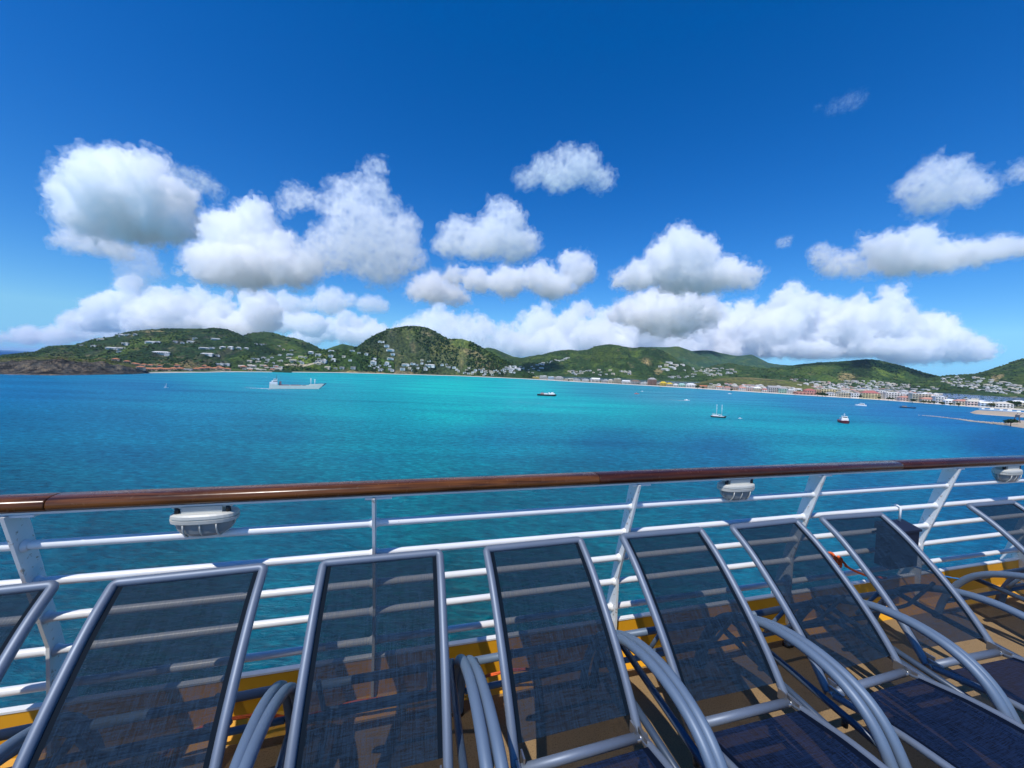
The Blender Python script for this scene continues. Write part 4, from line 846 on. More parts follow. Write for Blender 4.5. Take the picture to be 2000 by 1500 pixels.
# ------------------------------------------------------------------ clouds
def cloud_mat(name, dens, scale, lo, hi):
    m, nt = mat_new(name)
    o = N(nt, 'ShaderNodeOutputMaterial')
    v = N(nt, 'ShaderNodeVolumePrincipled')
    v.inputs['Color'].default_value = (1, 1, 1, 1); v.inputs['Anisotropy'].default_value = 0.0
    tc = N(nt, 'ShaderNodeTexCoord')
    n = noise_tex(nt, scale, 5, 0.62, tc.outputs['Object'])
    mr = N(nt, 'ShaderNodeMapRange', interpolation_type='SMOOTHSTEP')
    mr.inputs[1].default_value = lo; mr.inputs[2].default_value = hi
    mr.inputs[3].default_value = 0.0; mr.inputs[4].default_value = dens
    L(nt, n.outputs[0], mr.inputs[0]); L(nt, mr.outputs[0], v.inputs['Density'])
    L(nt, v.outputs[0], o.inputs['Volume'])
    m.cycles.homogeneous_volume = False
    return m
_bm = bmesh.new(); bmesh.ops.create_icosphere(_bm, subdivisions=2, radius=1.0); _bm.verts.index_update()
ICO_V = np.array([v.co[:] for v in _bm.verts]); ICO_F = np.array([[v.index for v in f.verts] for f in _bm.faces]); _bm.free()
CLOUD_BASE = 650.0
def cloud(name, label, lobes, base, seed=0, dens=0.07, wisp=0.3, fine=1.0, puffs=14, dist=None, cat='cloud', group=None):
    rnd = random.Random(seed)
    xm = sum(l[0] for l in lobes) / len(lobes)
    el = (horizon(xm) - base) / F
    Y = dist or min(13000.0, (CLOUD_BASE - HC) / el)
    k = Y / F
    rmean = sum(l[2] for l in lobes) / len(lobes); VV = []; FF = []
    def ball(x, y, r, dy, sq=1.0):
        c = at_depth(x, y, Y + dy * k); FF.append(ICO_F + len(VV) * len(ICO_V))
        VV.append(ICO_V * np.array([1, 1, sq]) * r * k + c)
    for l in lobes:
        x, y, r = l[:3]; sq = l[3] if len(l) > 3 else 0.8
        dy = rnd.uniform(-0.4, 0.4) * r
        ball(x, y, r, dy, sq)
        for i in range(puffs):
            a = rnd.uniform(-0.35, math.pi + 0.35); b = rnd.uniform(-1.0, 0.9)
            rr = r * rnd.uniform(0.16, 0.42)
            px = x + math.cos(a) * r * 0.82 * math.cos(b); py = y - math.sin(a) * r * sq * 0.85 * math.cos(b)
            if py + rr * 0.5 > base: py = base - rr * 0.5
            ball(px, py, rr, dy - math.sin(b) * r * 0.9, 0.9)
    VV = np.concatenate(VV); FF = np.concatenate(FF); cen = VV.mean(0); VV -= cen
    me = bpy.data.meshes.new(name); me.from_pydata(VV.tolist(), [], FF.tolist())
    o = bpy.data.objects.new(name, me); o.location = cen
    COL.objects.link(o)
    vx = max(2.2 * k, rmean * k / 20) * fine
    def shell(q, grow, amp, mat):
        r1 = q.modifiers.new('union', 'REMESH'); r1.mode = 'VOXEL'; r1.voxel_size = vx; r1.adaptivity = 0
        for s_, st in ((0.6, 0.5), (0.24, 0.32), (0.1, 0.2)):
            t = bpy.data.textures.new(name + '_tex', 'CLOUDS'); t.noise_scale = s_ * rmean * k; t.noise_depth = 3
            d = q.modifiers.new('billow', 'DISPLACE'); d.texture = t; d.strength = st * amp * rmean * k * 2; d.mid_level = 0.5
            d.texture_coords = 'LOCAL'
        if grow:
            d = q.modifiers.new('grow', 'DISPLACE'); d.strength = grow * rmean * k; d.mid_level = 0
        r2 = q.modifiers.new('union2', 'REMESH'); r2.mode = 'VOXEL'; r2.voxel_size = vx * 0.85; r2.adaptivity = 0
        r2.use_smooth_shade = True
        q.data.materials.append(mat)
    D_ = dens * 1000.0 / Y; sc_ = 1.0 / (rmean * k)
    me2 = me.copy(); fr_ = bpy.data.objects.new('cloud_fringe', me2); COL.objects.link(fr_); fr_.parent = o
    if wisp < 0.35:
        shell(o, -0.04, 1.0, cloud_mat(name, D_ * 0.75, sc_ * 3.6, 0.32, 0.50))
        shell(fr_, 0.07, 1.6, cloud_mat(name, D_ * 0.22, sc_ * 4.2, 0.44, 0.62))
    else:
        shell(o, 0.02, 1.2, cloud_mat(name, D_ * 0.9, sc_ * 2.2, wisp, wisp + 0.24))
        shell(fr_, 0.20, 1.8, cloud_mat(name, D_ * 0.4, sc_ * 3.2, wisp + 0.04, wisp + 0.24))
    tag(o, label, cat, group)
    return o
C_ = [
 ('big round white cloud high above the left hill', [(240,375,80),(175,390,55),(310,392,60),(250,420,88,.55),(160,322,18),(200,318,26),(290,330,30),(335,440,38),(175,435,45,.6)], 482, 1, .07, .3),
 ('small grey cloud under the left side of the big round cloud', [(150,468,26,.7),(190,480,30,.6),(120,470,14,.6),(230,492,22,.6)], 505, 51, .035, .36),
 ('pale bluish veil hanging under the big round cloud', [(268,505,34),(250,530,26),(290,532,28),(262,555,26)], 575, 53, .010, .34),
 ('small faint grey cloud right of the big round cloud', [(350,338,16,.6),(380,352,26,.55),(405,365,24,.5),(425,382,10,.5)], 392, 52, .022, .42),
 ('bright heaped cloud left of the wispy cloud', [(480,468,66),(505,420,30),(430,450,42),(540,480,38),(405,488,28),(470,520,82,.5),(560,525,55,.6)], 560, 2, .07, .3),
 ('ragged grey cloud with tall torn towers', [(738,328,14),(725,368,28),(672,375,22),(640,400,22),(585,388,20),(560,398,14),(700,430,50),(760,410,20),(790,445,24),(740,480,70),(660,490,50),(790,500,34),(620,500,38),(740,525,45,.6)], 555, 3, .035, .40),
 ('small peaked grey cloud above the saddle of the sky between two banks', [(978,408,18),(988,430,28),(962,462,42),(895,452,26),(1005,478,36,.7),(880,482,26,.6),(935,480,36,.6)], 500, 4, .04, .36),
 ('thin pale cloud highest above the middle of the bay', [(1108,308,20),(1140,325,30),(1065,332,28),(1030,350,18,.6),(1170,352,20,.7),(1100,345,40,.5)], 368, 5, .028, .38),
 ('white cloud with one bright knob at its right end', [(1120,510,26),(1130,530,34),(1050,545,34),(990,552,36),(930,548,30),(1080,560,40,.5),(885,540,20)], 585, 6, .07, .3),
 ('white cloud low at the left of the cloud with the knob', [(845,565,40,.75),(885,578,30,.7),(810,570,20,.7)], 598, 7, .06, .3),
 ('tall round headed white cloud above the broad hill', [(1330,488,44),(1300,505,36),(1368,502,38),(1330,530,56),(1250,540,36),(1420,535,36,.8),(1462,545,22,.8),(1212,552,18,.7),(1380,545,50,.5)], 570, 8, .07, .3),
 ('bright white heap under the round headed cloud', [(1290,582,28),(1325,586,34),(1300,612,66,.7),(1230,612,34,.8),(1365,612,42,.8)], 642, 9, .08, .28),
 ('soft grey cloud at the upper right', [(1800,362,34,.8),(1840,346,34,.8),(1880,370,36,.7),(1830,386,40,.6),(1912,382,16,.6)], 408, 10, .028, .38),
 ('long grey cloud reaching the right edge', [(1790,470,32,.8),(1728,482,36,.7),(1770,508,58,.5),(1840,502,52,.55),(1900,498,44,.5),(1950,486,34,.5),(1995,482,32,.5),(2040,480,30,.5)], 540, 11, .05, .34),
 ('small grey cloud left of the long grey cloud', [(1606,500,22),(1640,518,30,.7),(1670,525,24,.6)], 545, 12, .035, .38),
 ('tiny wisp left of the long grey cloud', [(1530,475,12),(1540,466,7)], 492, 13, .03, .40),
 ('faint wisp alone at the top right of the sky', [(1640,205,18,.6),(1665,198,22,.6),(1625,215,12,.5),(1600,208,8,.5)], 226, 14, .006, .45),
 ('faint cloud cut by the right edge of the photo', [(2002,335,22)], 362, 15, .02, .40),
]
for lab, lobes, base, sd_, de, wi in C_: cloud('cloud', lab, lobes, base, sd_, de, wi, group='cumulus clouds over the bay')
ORD = ['first', 'second', 'third', 'fourth', 'fifth', 'sixth', 'seventh']
def bank(name, where, x0, x1, top, base, parts, seed, rr=(18, 46), dist=None, dens=.08, wisp=.3):
    """a row of heaps, nearer and farther ones overlapping"""
    rnd = random.Random(seed); wd = (x1 - x0) / parts
    for j in range(parts):
        a = x0 + wd * (j - 0.4); b_ = x0 + wd * (j + 1.4); lobes = []; sc_h = rnd.uniform(0.88, 1.18)
        for i in range(9):
            x = a + (b_ - a) * (i + rnd.random()) / 9; e = 1 - abs((x - (a + b_) / 2) / ((b_ - a) / 2)) ** 2.2
            tp = np.interp(x, [p[0] for p in top], [p[1] for p in top]); tp = base - (base - tp) * (0.5 + 0.5 * e) * sc_h
            r = rnd.uniform(*rr) * (0.6 + 0.4 * e); y = rnd.uniform(min(tp + r * 0.9, base - r * 0.5), base - r * 0.35); lobes.append((x, y, r, .8))
            lobes.append((x + rnd.uniform(-10, 10), min(base - r * 0.3, tp + r * rnd.uniform(0.15, 1.1)), r * rnd.uniform(0.35, 0.62), 1.0))
        for q_ in (0.22, 0.5, 0.78): lobes.append((a + (b_ - a) * q_, base - rr[0] * 0.7, rr[1] * 0.75, .45))
        if parts == 1: lab = where
        else: lab = '%s heap from the left in the cloud bank %s' % (ORD[j], where)
        cloud(name, lab, lobes, base + rnd.uniform(-5, 3), seed * 10 + j, dens, wisp, puffs=11, dist=dist * (0.8 if j % 2 else 1.12), fine=0.85, group='cumulus clouds over the bay')
bank('cloud_bank', 'over the right hill', 1400, 1870, [(1400,600),(1450,590),(1530,585),(1600,560),(1640,552),(1700,575),(1740,570),(1790,605),(1840,620),(1870,665)], 697, 5, 61, (22, 50), 12500, .09, .3)
bank('cloud_bank', 'over the broad hill', 1000, 1420, [(1000,625),(1060,600),(1110,590),(1180,590),(1240,600),(1300,600),(1420,610)], 700, 5, 62, (18, 42), 12000, .08, .32)
bank('cloud_bank', 'just right of the central hill', 790, 1010, [(790,620),(850,600),(900,605),(960,600),(1010,640)], 692, 2, 63, (18, 36), 12500, .06, .36)
bank('cloud_bank', 'between the left and central hills', 600, 770, [(600,640),(640,615),(680,595),(720,612),(770,650)], 668, 2, 64, (16, 30), 12500, .08, .3)
bank('cloud_bank', 'over the top of the left hill', 205, 590, [(205,560),(250,530),(300,545),(380,545),(440,580),(520,565),(560,575),(590,610)], 648, 5, 65, (18, 42), 9500, .08, .32)
bank('cloud_bank', 'small cloud heap low at the far left over the sea', 60, 225, [(60,650),(110,630),(145,590),(175,610),(225,620)], 665, 1, 66, (12, 26), 13000, .06, .36)
bank('cloud_bank', 'pair of small white clouds above the saddle', 600, 720, [(600,585),(650,555),(690,565),(720,585)], 603, 1, 67, (14, 26), 8000, .05, .36)
# ------------------------------------------------------------------ ship: deck, railing
def ship_frame(o, t=0.0, n=0.0):
    o.location = (t * math.cos(RA) - n * math.sin(RA), t * math.sin(RA) + n * math.cos(RA), DZ)
    o.rotation_euler = (0, 0, RA); return o
def spline(P, k=6):
    P = [Vector(p) for p in P]; out = []
    for i in range(len(P) - 1):
        a = P[max(i - 1, 0)]; b = P[i]; c = P[i + 1]; d = P[min(i + 2, len(P) - 1)]
        for j in range(k):
            s = j / k
            out.append(0.5 * ((2 * b) + (c - a) * s + (2 * a - 5 * b + 4 * c - d) * s * s + (3 * b - a - 3 * c + d) * s ** 3))
    out.append(P[-1]); return out

# materials
def wood_mat(name, base, dark):
    m, nt = mat_new(name); tc = N(nt, 'ShaderNodeTexCoord')
    mp = N(nt, 'ShaderNodeMapping'); mp.inputs['Scale'].default_value = (3.0, 60, 60); L(nt, tc.outputs['Object'], mp.inputs[0])
    n = noise_tex(nt, 1.0, 6, 0.65, mp.outputs[0], 0.6)
    r = ramp(nt, n.outputs[0], [(0.3, dark), (0.52, base), (0.75, tuple(min(1, v * 1.5) for v in base))])
    n2 = noise_tex(nt, 4.0, 3, 0.5, tc.outputs['Object'])
    c = mixc(nt, mth(nt, 'MULTIPLY', n2.outputs[0], 0.5), r.outputs[0], dark)
    n3 = noise_tex(nt, 25.0, 4, 0.6, tc.outputs['Object'])
    mr = N(nt, 'ShaderNodeMapRange'); mr.inputs[1].default_value = 0.35; mr.inputs[2].default_value = 0.7
    mr.inputs[3].default_value = 0.2; mr.inputs[4].default_value = 0.3
    L(nt, n3.outputs[0], mr.inputs[0])
    p, o = pbsdf(nt, c, mr.outputs[0], 0, 0.3, bump=n.outputs[0], bstr=0.04, bdist=0.0006, Coat_Weight=0.0, Coat_Roughness=0.12)
    return m
M_WOOD = [wood_mat('varnished_teak', (0.15, 0.052, 0.012), (0.022, 0.008, 0.004)), wood_mat('dark_teak', (0.06, 0.018, 0.008), (0.018, 0.007, 0.005))]
def paint_mat(name, col, rough, chip, chipcol, scale=6.0):
    """gloss paint with dirt runs and chipped specks"""
    m, nt = mat_new(name); tc = N(nt, 'ShaderNodeTexCoord')
    n = noise_tex(nt, scale, 6, 0.65, tc.outputs['Object'])
    c = mixc(nt, n.outputs[0], tuple(v * 0.86 for v in col), tuple(min(1, v * 1.06) for v in col))
    n2 = noise_tex(nt, 38.0, 5, 0.7, tc.outputs['Object'])
    mr = N(nt, 'ShaderNodeMapRange'); mr.inputs[1].default_value = chip; mr.inputs[2].default_value = chip + 0.03
    L(nt, n2.outputs[0], mr.inputs[0])
    c = mixc(nt, mr.outputs[0], c, chipcol)
    pbsdf(nt, c, rough, 0, 0.5, bump=n2.outputs[0], bstr=0.12, bdist=0.002)
    return m
M_WHITE = paint_mat('white_gloss_paint', (0.74, 0.75, 0.74), 0.32, 0.70, (0.35, 0.27, 0.2))
M_POST = paint_mat('worn_white_paint', (0.7, 0.72, 0.71), 0.4, 0.60, (0.4, 0.33, 0.26))
M_YEL = paint_mat('yellow_gutter_paint', (0.68, 0.32, 0.012), 0.42, 0.69, (0.3, 0.13, 0.03), 3.0)
M_LAMPW = simple('cream_lamp_casting', (0.50, 0.50, 0.45), 0.45, var=0.06, scale=12, bump=0.05)
M_LGLASS = simple('frosted_lamp_glass', (0.23, 0.25, 0.25), 0.25, var=0.15, scale=20)
M_BLACK = simple('black_rubber', (0.015, 0.015, 0.017), 0.5)
M_ALU = simple('silver_blue_frame_paint', (0.145, 0.18, 0.235), 0.5, metal=0.3, var=0.07, scale=9, bump=0.04)
M_ARM = simple('blue_grey_arm_paint', (0.115, 0.165, 0.235), 0.5, metal=0.15, var=0.08, scale=9, bump=0.04)
M_DARKT = simple('shade_dark_tube_paint', (0.045, 0.07, 0.11), 0.4, metal=0.15, var=0.1, scale=9)  # darkened to put the shade on the side rails into their colour
M_STEEL = simple('hinge_steel', (0.5, 0.5, 0.5), 0.3, metal=0.9)
M_BOX = simple('dark_blue_box_paint', (0.006, 0.010, 0.03), 0.45)
M_ORANGE = simple('orange_rope', (0.75, 0.12, 0.02), 0.8, var=0.3, scale=90, bump=0.4)
M_BLUER = simple('blue_rope', (0.02, 0.14, 0.35), 0.8, var=0.3, scale=90, bump=0.4)
# deck covering
m, nt = mat_new('tan_deck_coating'); tc = N(nt, 'ShaderNodeTexCoord')
n1 = noise_tex(nt, 0.9, 5, 0.6, tc.outputs['Object']); n2 = noise_tex(nt, 160, 3, 0.7, tc.outputs['Object'])
n4 = noise_tex(nt, 7.0, 6, 0.75, tc.outputs['Object'])
c = mixc(nt, n1.outputs[0], (0.22, 0.145, 0.068), (0.31, 0.21, 0.105))
r = ramp(nt, n2.outputs[0], [(0.32, (0.55, 0.5, 0.45)), (0.5, (1, 1, 1)), (0.66, (1.0, 1.0, 1.0)), (0.75, (0.7, 0.68, 0.66))])
c = mixc(nt, 1.0, c, r.outputs[0], 'MULTIPLY')
r = ramp(nt, n4.outputs[0], [(0.3, (0.62, 0.6, 0.58)), (0.45, (1, 1, 1))])
c = mixc(nt, 0.8, c, r.outputs[0], 'MULTIPLY')
pbsdf(nt, c, 0.6, 0, 0.35, bump=n2.outputs[0], bstr=0.25, bdist=0.002)
M_DECK = m
# sling fabric: open weave that lets some light through
def fabric_mat(name, base, open_, hem=None):
    m, nt = mat_new(name); tc = N(nt, 'ShaderNodeTexCoord')
    sp = N(nt, 'ShaderNodeSeparateXYZ'); L(nt, tc.outputs['Object'], sp.inputs[0])
    mp1 = N(nt, 'ShaderNodeMapping'); mp1.inputs['Scale'].default_value = (18, 330, 330); L(nt, tc.outputs['Object'], mp1.inputs[0])
    mp2 = N(nt, 'ShaderNodeMapping'); mp2.inputs['Scale'].default_value = (330, 13, 13); L(nt, tc.outputs['Object'], mp2.inputs[0])
    a = noise_tex(nt, 1, 2, 0.6, mp1.outputs[0]); b = noise_tex(nt, 1, 2, 0.6, mp2.outputs[0])
    fine = noise_tex(nt, 260, 2, 0.8, tc.outputs['Object'])
    thr = mth(nt, 'ADD', mth(nt, 'ADD', a.outputs[0], b.outputs[0]), mth(nt, 'MULTIPLY', fine.outputs[0], 0.0 + 0.4))   # about 1.2
    mr = N(nt, 'ShaderNodeMapRange'); mr.inputs[1].default_value = 1.02; mr.inputs[2].default_value = 1.38
    mr.inputs[3].default_value = 0.0; mr.inputs[4].default_value = 1.0; L(nt, thr, mr.inputs[0])
    col = mixc(nt, mr.outputs[0], tuple(v * 0.55 for v in base), tuple(v * 1.6 for v in base))
    # hem: double cloth along both sides and ends
    ax = mth(nt, 'ABSOLUTE', sp.outputs[0])
    hm = mth(nt, 'GREATER_THAN', ax, 0.203)
    op = mth(nt, 'MULTIPLY', mth(nt, 'SUBTRACT', 1.0, hm), open_)
    mr2 = N(nt, 'ShaderNodeMapRange'); mr2.inputs[1].default_value = 0.95; mr2.inputs[2].default_value = 1.45
    mr2.inputs[3].default_value = 1.25; mr2.inputs[4].default_value = 0.75; L(nt, thr, mr2.inputs[0])
    op = mth(nt, 'MULTIPLY', op, mr2.outputs[0], clamp=True)
    col = mixc(nt, hm, col, tuple(v * 0.45 for v in base))
    p = N(nt, 'ShaderNodeBsdfPrincipled'); L(nt, col, p.inputs['Base Color']); p.inputs['Roughness'].default_value = 0.7
    p.inputs['Specular IOR Level'].default_value = 0.06
    bp = N(nt, 'ShaderNodeBump'); bp.inputs['Strength'].default_value = 0.25; bp.inputs['Distance'].default_value = 0.0006
    L(nt, thr, bp.inputs['Height']); L(nt, bp.outputs[0], p.inputs['Normal'])
    tr = N(nt, 'ShaderNodeBsdfTransparent'); mx = N(nt, 'ShaderNodeMixShader'); o = N(nt, 'ShaderNodeOutputMaterial')
    L(nt, op, mx.inputs[0]); L(nt, p.outputs[0], mx.inputs[1]); L(nt, tr.outputs[0], mx.inputs[2]); L(nt, mx.outputs[0], o.inputs[0])
    return m
M_SLING = fabric_mat('navy_open_weave_sling', (0.008, 0.0195, 0.036), 0.15)
M_SEAT = fabric_mat('navy_seat_sling', (0.0055, 0.013, 0.036), 0.06)

# deck and gutter
T0, T1 = -14.0, 26.0
b = MB(); nx = 40
b.add([(T0, -3.2, 0), (T1, -3.2, 0), (T1, 1.79, 0), (T0, 1.79, 0)], [(0, 1, 2, 3)])
ship_frame(tag(b.build('deck', M_DECK), kind='structure'))
b = MB()
b.add([(T0, 1.7905, 0.0), (T1, 1.7905, 0.0), (T1, 1.835, 0.018), (T0, 1.835, 0.018), (T1, 1.862, 0.05), (T0, 1.862, 0.05),
       (T1, 1.875, 0.225), (T0, 1.875, 0.225)], [(0, 1, 2, 3), (3, 2, 4, 5), (5, 4, 6, 7)])
ship_frame(tag(b.build('gutter', M_YEL), kind='structure'))
b = MB(); b.box(((T0 + T1) / 2, 1.885, 0.2295), (T1 - T0, 0.026, 0.009))
ship_frame(tag(b.build('gutter_rim', M_WHITE), kind='structure'))
M_HULL = simple('white_hull_paint', (0.7, 0.7, 0.7), 0.4)
b = MB(); b.box(((T0 + T1) / 2, -6.1, -20.6), (T1 - T0, 15.9, 41.0))
b.box(((T0 + T1) / 2, 1.889, -0.6), (T1 - T0, 0.02, 1.62))
ship_frame(tag(b.build('ship_hull', M_HULL), kind='structure'))

rl = ship_frame(empty('ship_railing'))
tag(rl, 'white ship railing with varnished wooden handrail at the edge of the deck', 'railing')
posts = [-3.8, -2.58, -1.352, -0.145, 1.147, 2.411, 3.635, 4.87, 6.1, 7.35, 8.6, 9.85, 11.1]
for t in posts:
    b = MB(); th = 0.006
    poly = [(1.683, 1.071), (1.768, 1.071), (1.918, 0.45), (1.975, 0.19), (1.975, 0.03), (1.905, 0.03), (1.905, 0.045), (1.845, 0.045), (1.845, 0.49)]
    V = [(t - th, y, z) for y, z in poly] + [(t + th, y, z) for y, z in poly]; k = len(poly)
    b.add(V, [tuple(range(k)), tuple(range(2 * k - 1, k - 1, -1))] + [(i, k + i, k + (i + 1) % k, (i + 1) % k) for i in range(k)])
    p = b.build('post', M_POST, rl)
for z, y in ((0.940, 1.756), (0.780, 1.800), (0.618, 1.838), (0.459, 1.876), (0.302, 1.893)):
    b = MB(); P = [(T0 + (T1 - T0) * i / 60, y + 0.001 * math.sin(i * 2.3 + z * 9), z + 0.0012 * math.sin(i * 1.7 + y * 40)) for i in range(61)]
    b.tube(P, 0.0165, 14); 
    for t in posts:     # weld collars
        for s in (-1, 1):
            b.tube([(t + s * 0.007, y, z), (t + s * 0.014, y, z), (t + s * 0.022, y, z)], [0.024, 0.0205, 0.0168], 12, cap=False)
    b.build('rail', M_WHITE, rl)
b = MB(); b.box(((T0 + T1) / 2, 1.73, 1.075), (T1 - T0, 0.05, 0.008))
for t in posts: b.box((t + 0.02, 1.73, 1.067), (0.11, 0.06, 0.008))
b.build('handrail_plate', M_WHITE, rl)
js = [-14, -5.54, -3.39, -1.236, 0.917, 3.07, 5.22, 7.38, 9.5, 11.6, 26]
for i in range(len(js) - 1):
    b = MB(); a0, a1 = js[i] + 0.0012, js[i + 1] - 0.0012; nn = 22; V = []; Fc = []
    for e, (t, s) in enumerate(((a0, 0.97), (a0 + 0.004, 1.0), (a1 - 0.004, 1.0), (a1, 0.97))):
        for k in range(nn):
            w = 2 * math.pi * k / nn; c_, s_ = math.cos(w), math.sin(w)
            yy = 0.051 * s * math.copysign(abs(c_) ** 0.75, c_); zz = 0.0265 * s * math.copysign(abs(s_) ** 0.75, s_)
            V.append((t, 1.73 + yy, 1.1065 + zz))
    for e in range(3):
        for k in range(nn): Fc.append((e * nn + k, e * nn + (k + 1) % nn, (e + 1) * nn + (k + 1) % nn, (e + 1) * nn + k))
    b.add(V, Fc, 0, True); b.F += [tuple(range(nn)), tuple(range(4 * nn - 1, 3 * nn - 1, -1))]; b.M += [0, 0]; b.S += [False, False]
    b.build('handrail', M_WOOD[1 if i in (4, 5, 6) else 0], rl)

# lamps under the handrail
def oval(cx, cy, z, a, c, n=28, p=0.8):
    return [(cx + a * math.copysign(abs(math.cos(2 * math.pi * k / n)) ** p, math.cos(2 * math.pi * k / n)), cy + c * math.copysign(abs(math.sin(2 * math.pi * k / n)) ** p, math.sin(2 * math.pi * k / n)), z) for k in range(n)]
def rings(b, R, m=0, cap=(True, True)):
    n = len(R[0]); V = [v for r in R for v in r]; Fc = []
    for i in range(len(R) - 1):
        for k in range(n): Fc.append((i * n + k, i * n + (k + 1) % n, (i + 1) * n + (k + 1) % n, (i + 1) * n + k))
    b.add(V, Fc, m, False)
    o = len(b.V) - len(V)
    if cap[0]: b.F.append(tuple(o + k for k in range(n))); b.M.append(m); b.S.append(False)
    if cap[1]: b.F.append(tuple(o + (len(R) - 1) * n + k for k in range(n - 1, -1, -1))); b.M.append(m); b.S.append(False)
def make_lamp():
    r = ship_frame(empty('bulkhead_lamp'))
    b = MB(); rings(b, [oval(0, 0, z, a, c) for z, a, c in ((1.048, 0.064, 0.03), (1.044, 0.104, 0.047), (1.038, 0.113, 0.053), (1.0275, 0.114, 0.054), (1.027, 0.109, 0.049), (1.0225, 0.109, 0.049), (1.022, 0.115, 0.055), (1.009, 0.113, 0.053), (1.006, 0.102, 0.046))])
    b.box((0, 0, 1.056), (0.135, 0.06, 0.03)); b.box((0, 0, 1.069), (0.20, 0.05, 0.008))
    b.build('lamp_housing', M_LAMPW, r)
    b = MB(); rings(b, [oval(0, 0, z, a, c) for z, a, c in ((1.0055, 0.099, 0.043), (0.985, 0.095, 0.041), (0.966, 0.083, 0.036), (0.953, 0.064, 0.027), (0.947, 0.04, 0.015))]); g = b.build('lamp_glass', M_LGLASS, r)
    b = MB()
    for x in (-0.055, 0.0, 0.055):
        P = [(x * (1 - 0.3 * abs(math.cos(a)) * 0), 0.047 * math.cos(a), 1.006 - 0.060 * math.sin(a)) for a in [math.pi * k / 10 for k in range(11)]]
        b.tube(P, 0.0028, 6)
    P = [(0.103 * math.cos(a), 0, 1.006 - 0.060 * math.sin(a)) for a in [math.pi * k / 12 for k in range(13)]]
    b.tube(P, 0.0028, 6)
    b.build('lamp_guard', M_LAMPW, r)
    b = MB()
    for x in (-0.085, 0.085): b.tube([(x, -0.02, 1.068), (x, -0.02, 1.046)], 0.009, 8)
    b.build('clamp_bolt', M_BLACK, r)
    return r
lp = make_lamp()
for i, (t, lab) in enumerate(((-0.773, 'cream oval bulkhead lamp under the handrail above the two leftmost full loungers'), (1.80, 'cream oval bulkhead lamp under the handrail in the middle of the railing'), (4.25, 'cream oval bulkhead lamp under the handrail at the right edge of the view'))):
    o = lp if i == 0 else copy_tree(lp)
    ship_frame(o, t, 1.73); tag(o, lab, 'lamp', 'lamps under the handrail')

# box on the railing
r = ship_frame(empty('equipment_box'), 3.16, 1.735)
tag(r, 'dark blue metal box with sloping lid hooked on the railing behind a lounger', 'box')
b = MB(); b.prism([(-0.125, 0.43), (0.125, 0.43), (0.125, 0.665), (-0.125, 0.665)], -0.045, 0.045); b.build('box_body', M_BOX, r)
b = MB(); V = [(-0.13, -0.055, 0.667), (0.13, -0.055, 0.667), (0.13, 0.055, 0.667), (-0.13, 0.055, 0.667), (-0.13, -0.055, 0.68), (0.13, -0.055, 0.68), (0.13, 0.055, 0.71), (-0.13, 0.055, 0.71)]
b.add(V, [(3, 2, 1, 0), (4, 5, 6, 7), (0, 1, 5, 4), (1, 2, 6, 5), (2, 3, 7, 6), (3, 0, 4, 7)]); b.build('box_lid', M_BOX, r)
b = MB()
for x in (0.08,): b.tube([(x, 0.04, 0.70), (x, 0.04, 0.80), (x, 0.065, 0.808), (x, 0.09, 0.785)], 0.007, 8)
b.build('hook', M_WHITE, r)

# ------------------------------------------------------------------ loungers
W2 = 0.2355
BACK = [(1.145, 0.325), (1.215, 0.42), (1.297, 0.515), (1.405, 0.622), (1.545, 0.741), (1.668, 0.820)]
SEATP = [(1.125, 0.335), (1.0, 0.362), (0.86, 0.383), (0.6, 0.388), (0.35, 0.365), (0.1, 0.33), (-0.1, 0.30)]
ARCH = [(0.745, 0.0), (0.79, 0.2), (0.85, 0.345), (0.92, 0.445), (1.02, 0.505), (1.16, 0.529), (1.3, 0.516), (1.42, 0.478), (1.53, 0.42), (1.62, 0.33), (1.70, 0.17), (1.735, 0.0)]
def sling(prof, hw, m, name, parent, sag=0.012):
    P = spline([(0, a, c) for a, c in prof], 5); nx = 10; V = []; Fc = []
    for i, p in enumerate(P):
        e = math.sin(math.pi * i / (len(P) - 1)) ** 0.5
        t = (P[min(i + 1, len(P) - 1)] - P[max(i - 1, 0)]).normalized(); nrm = Vector((0, -t.z, t.y))
        if nrm.z < 0: nrm = -nrm
        for k in range(nx + 1):
            x = -hw + 2 * hw * k / nx
            q = p - nrm * sag * e * (1 - (x / hw) ** 2)
            V.append((x, q.y, q.z))
    for i in range(len(P) - 1):
        for k in range(nx): Fc.append((i * (nx + 1) + k, i * (nx + 1) + k + 1, (i + 1) * (nx + 1) + k + 1, (i + 1) * (nx + 1) + k))
    return mesh_obj(name, V, Fc, m, parent, smooth=True)
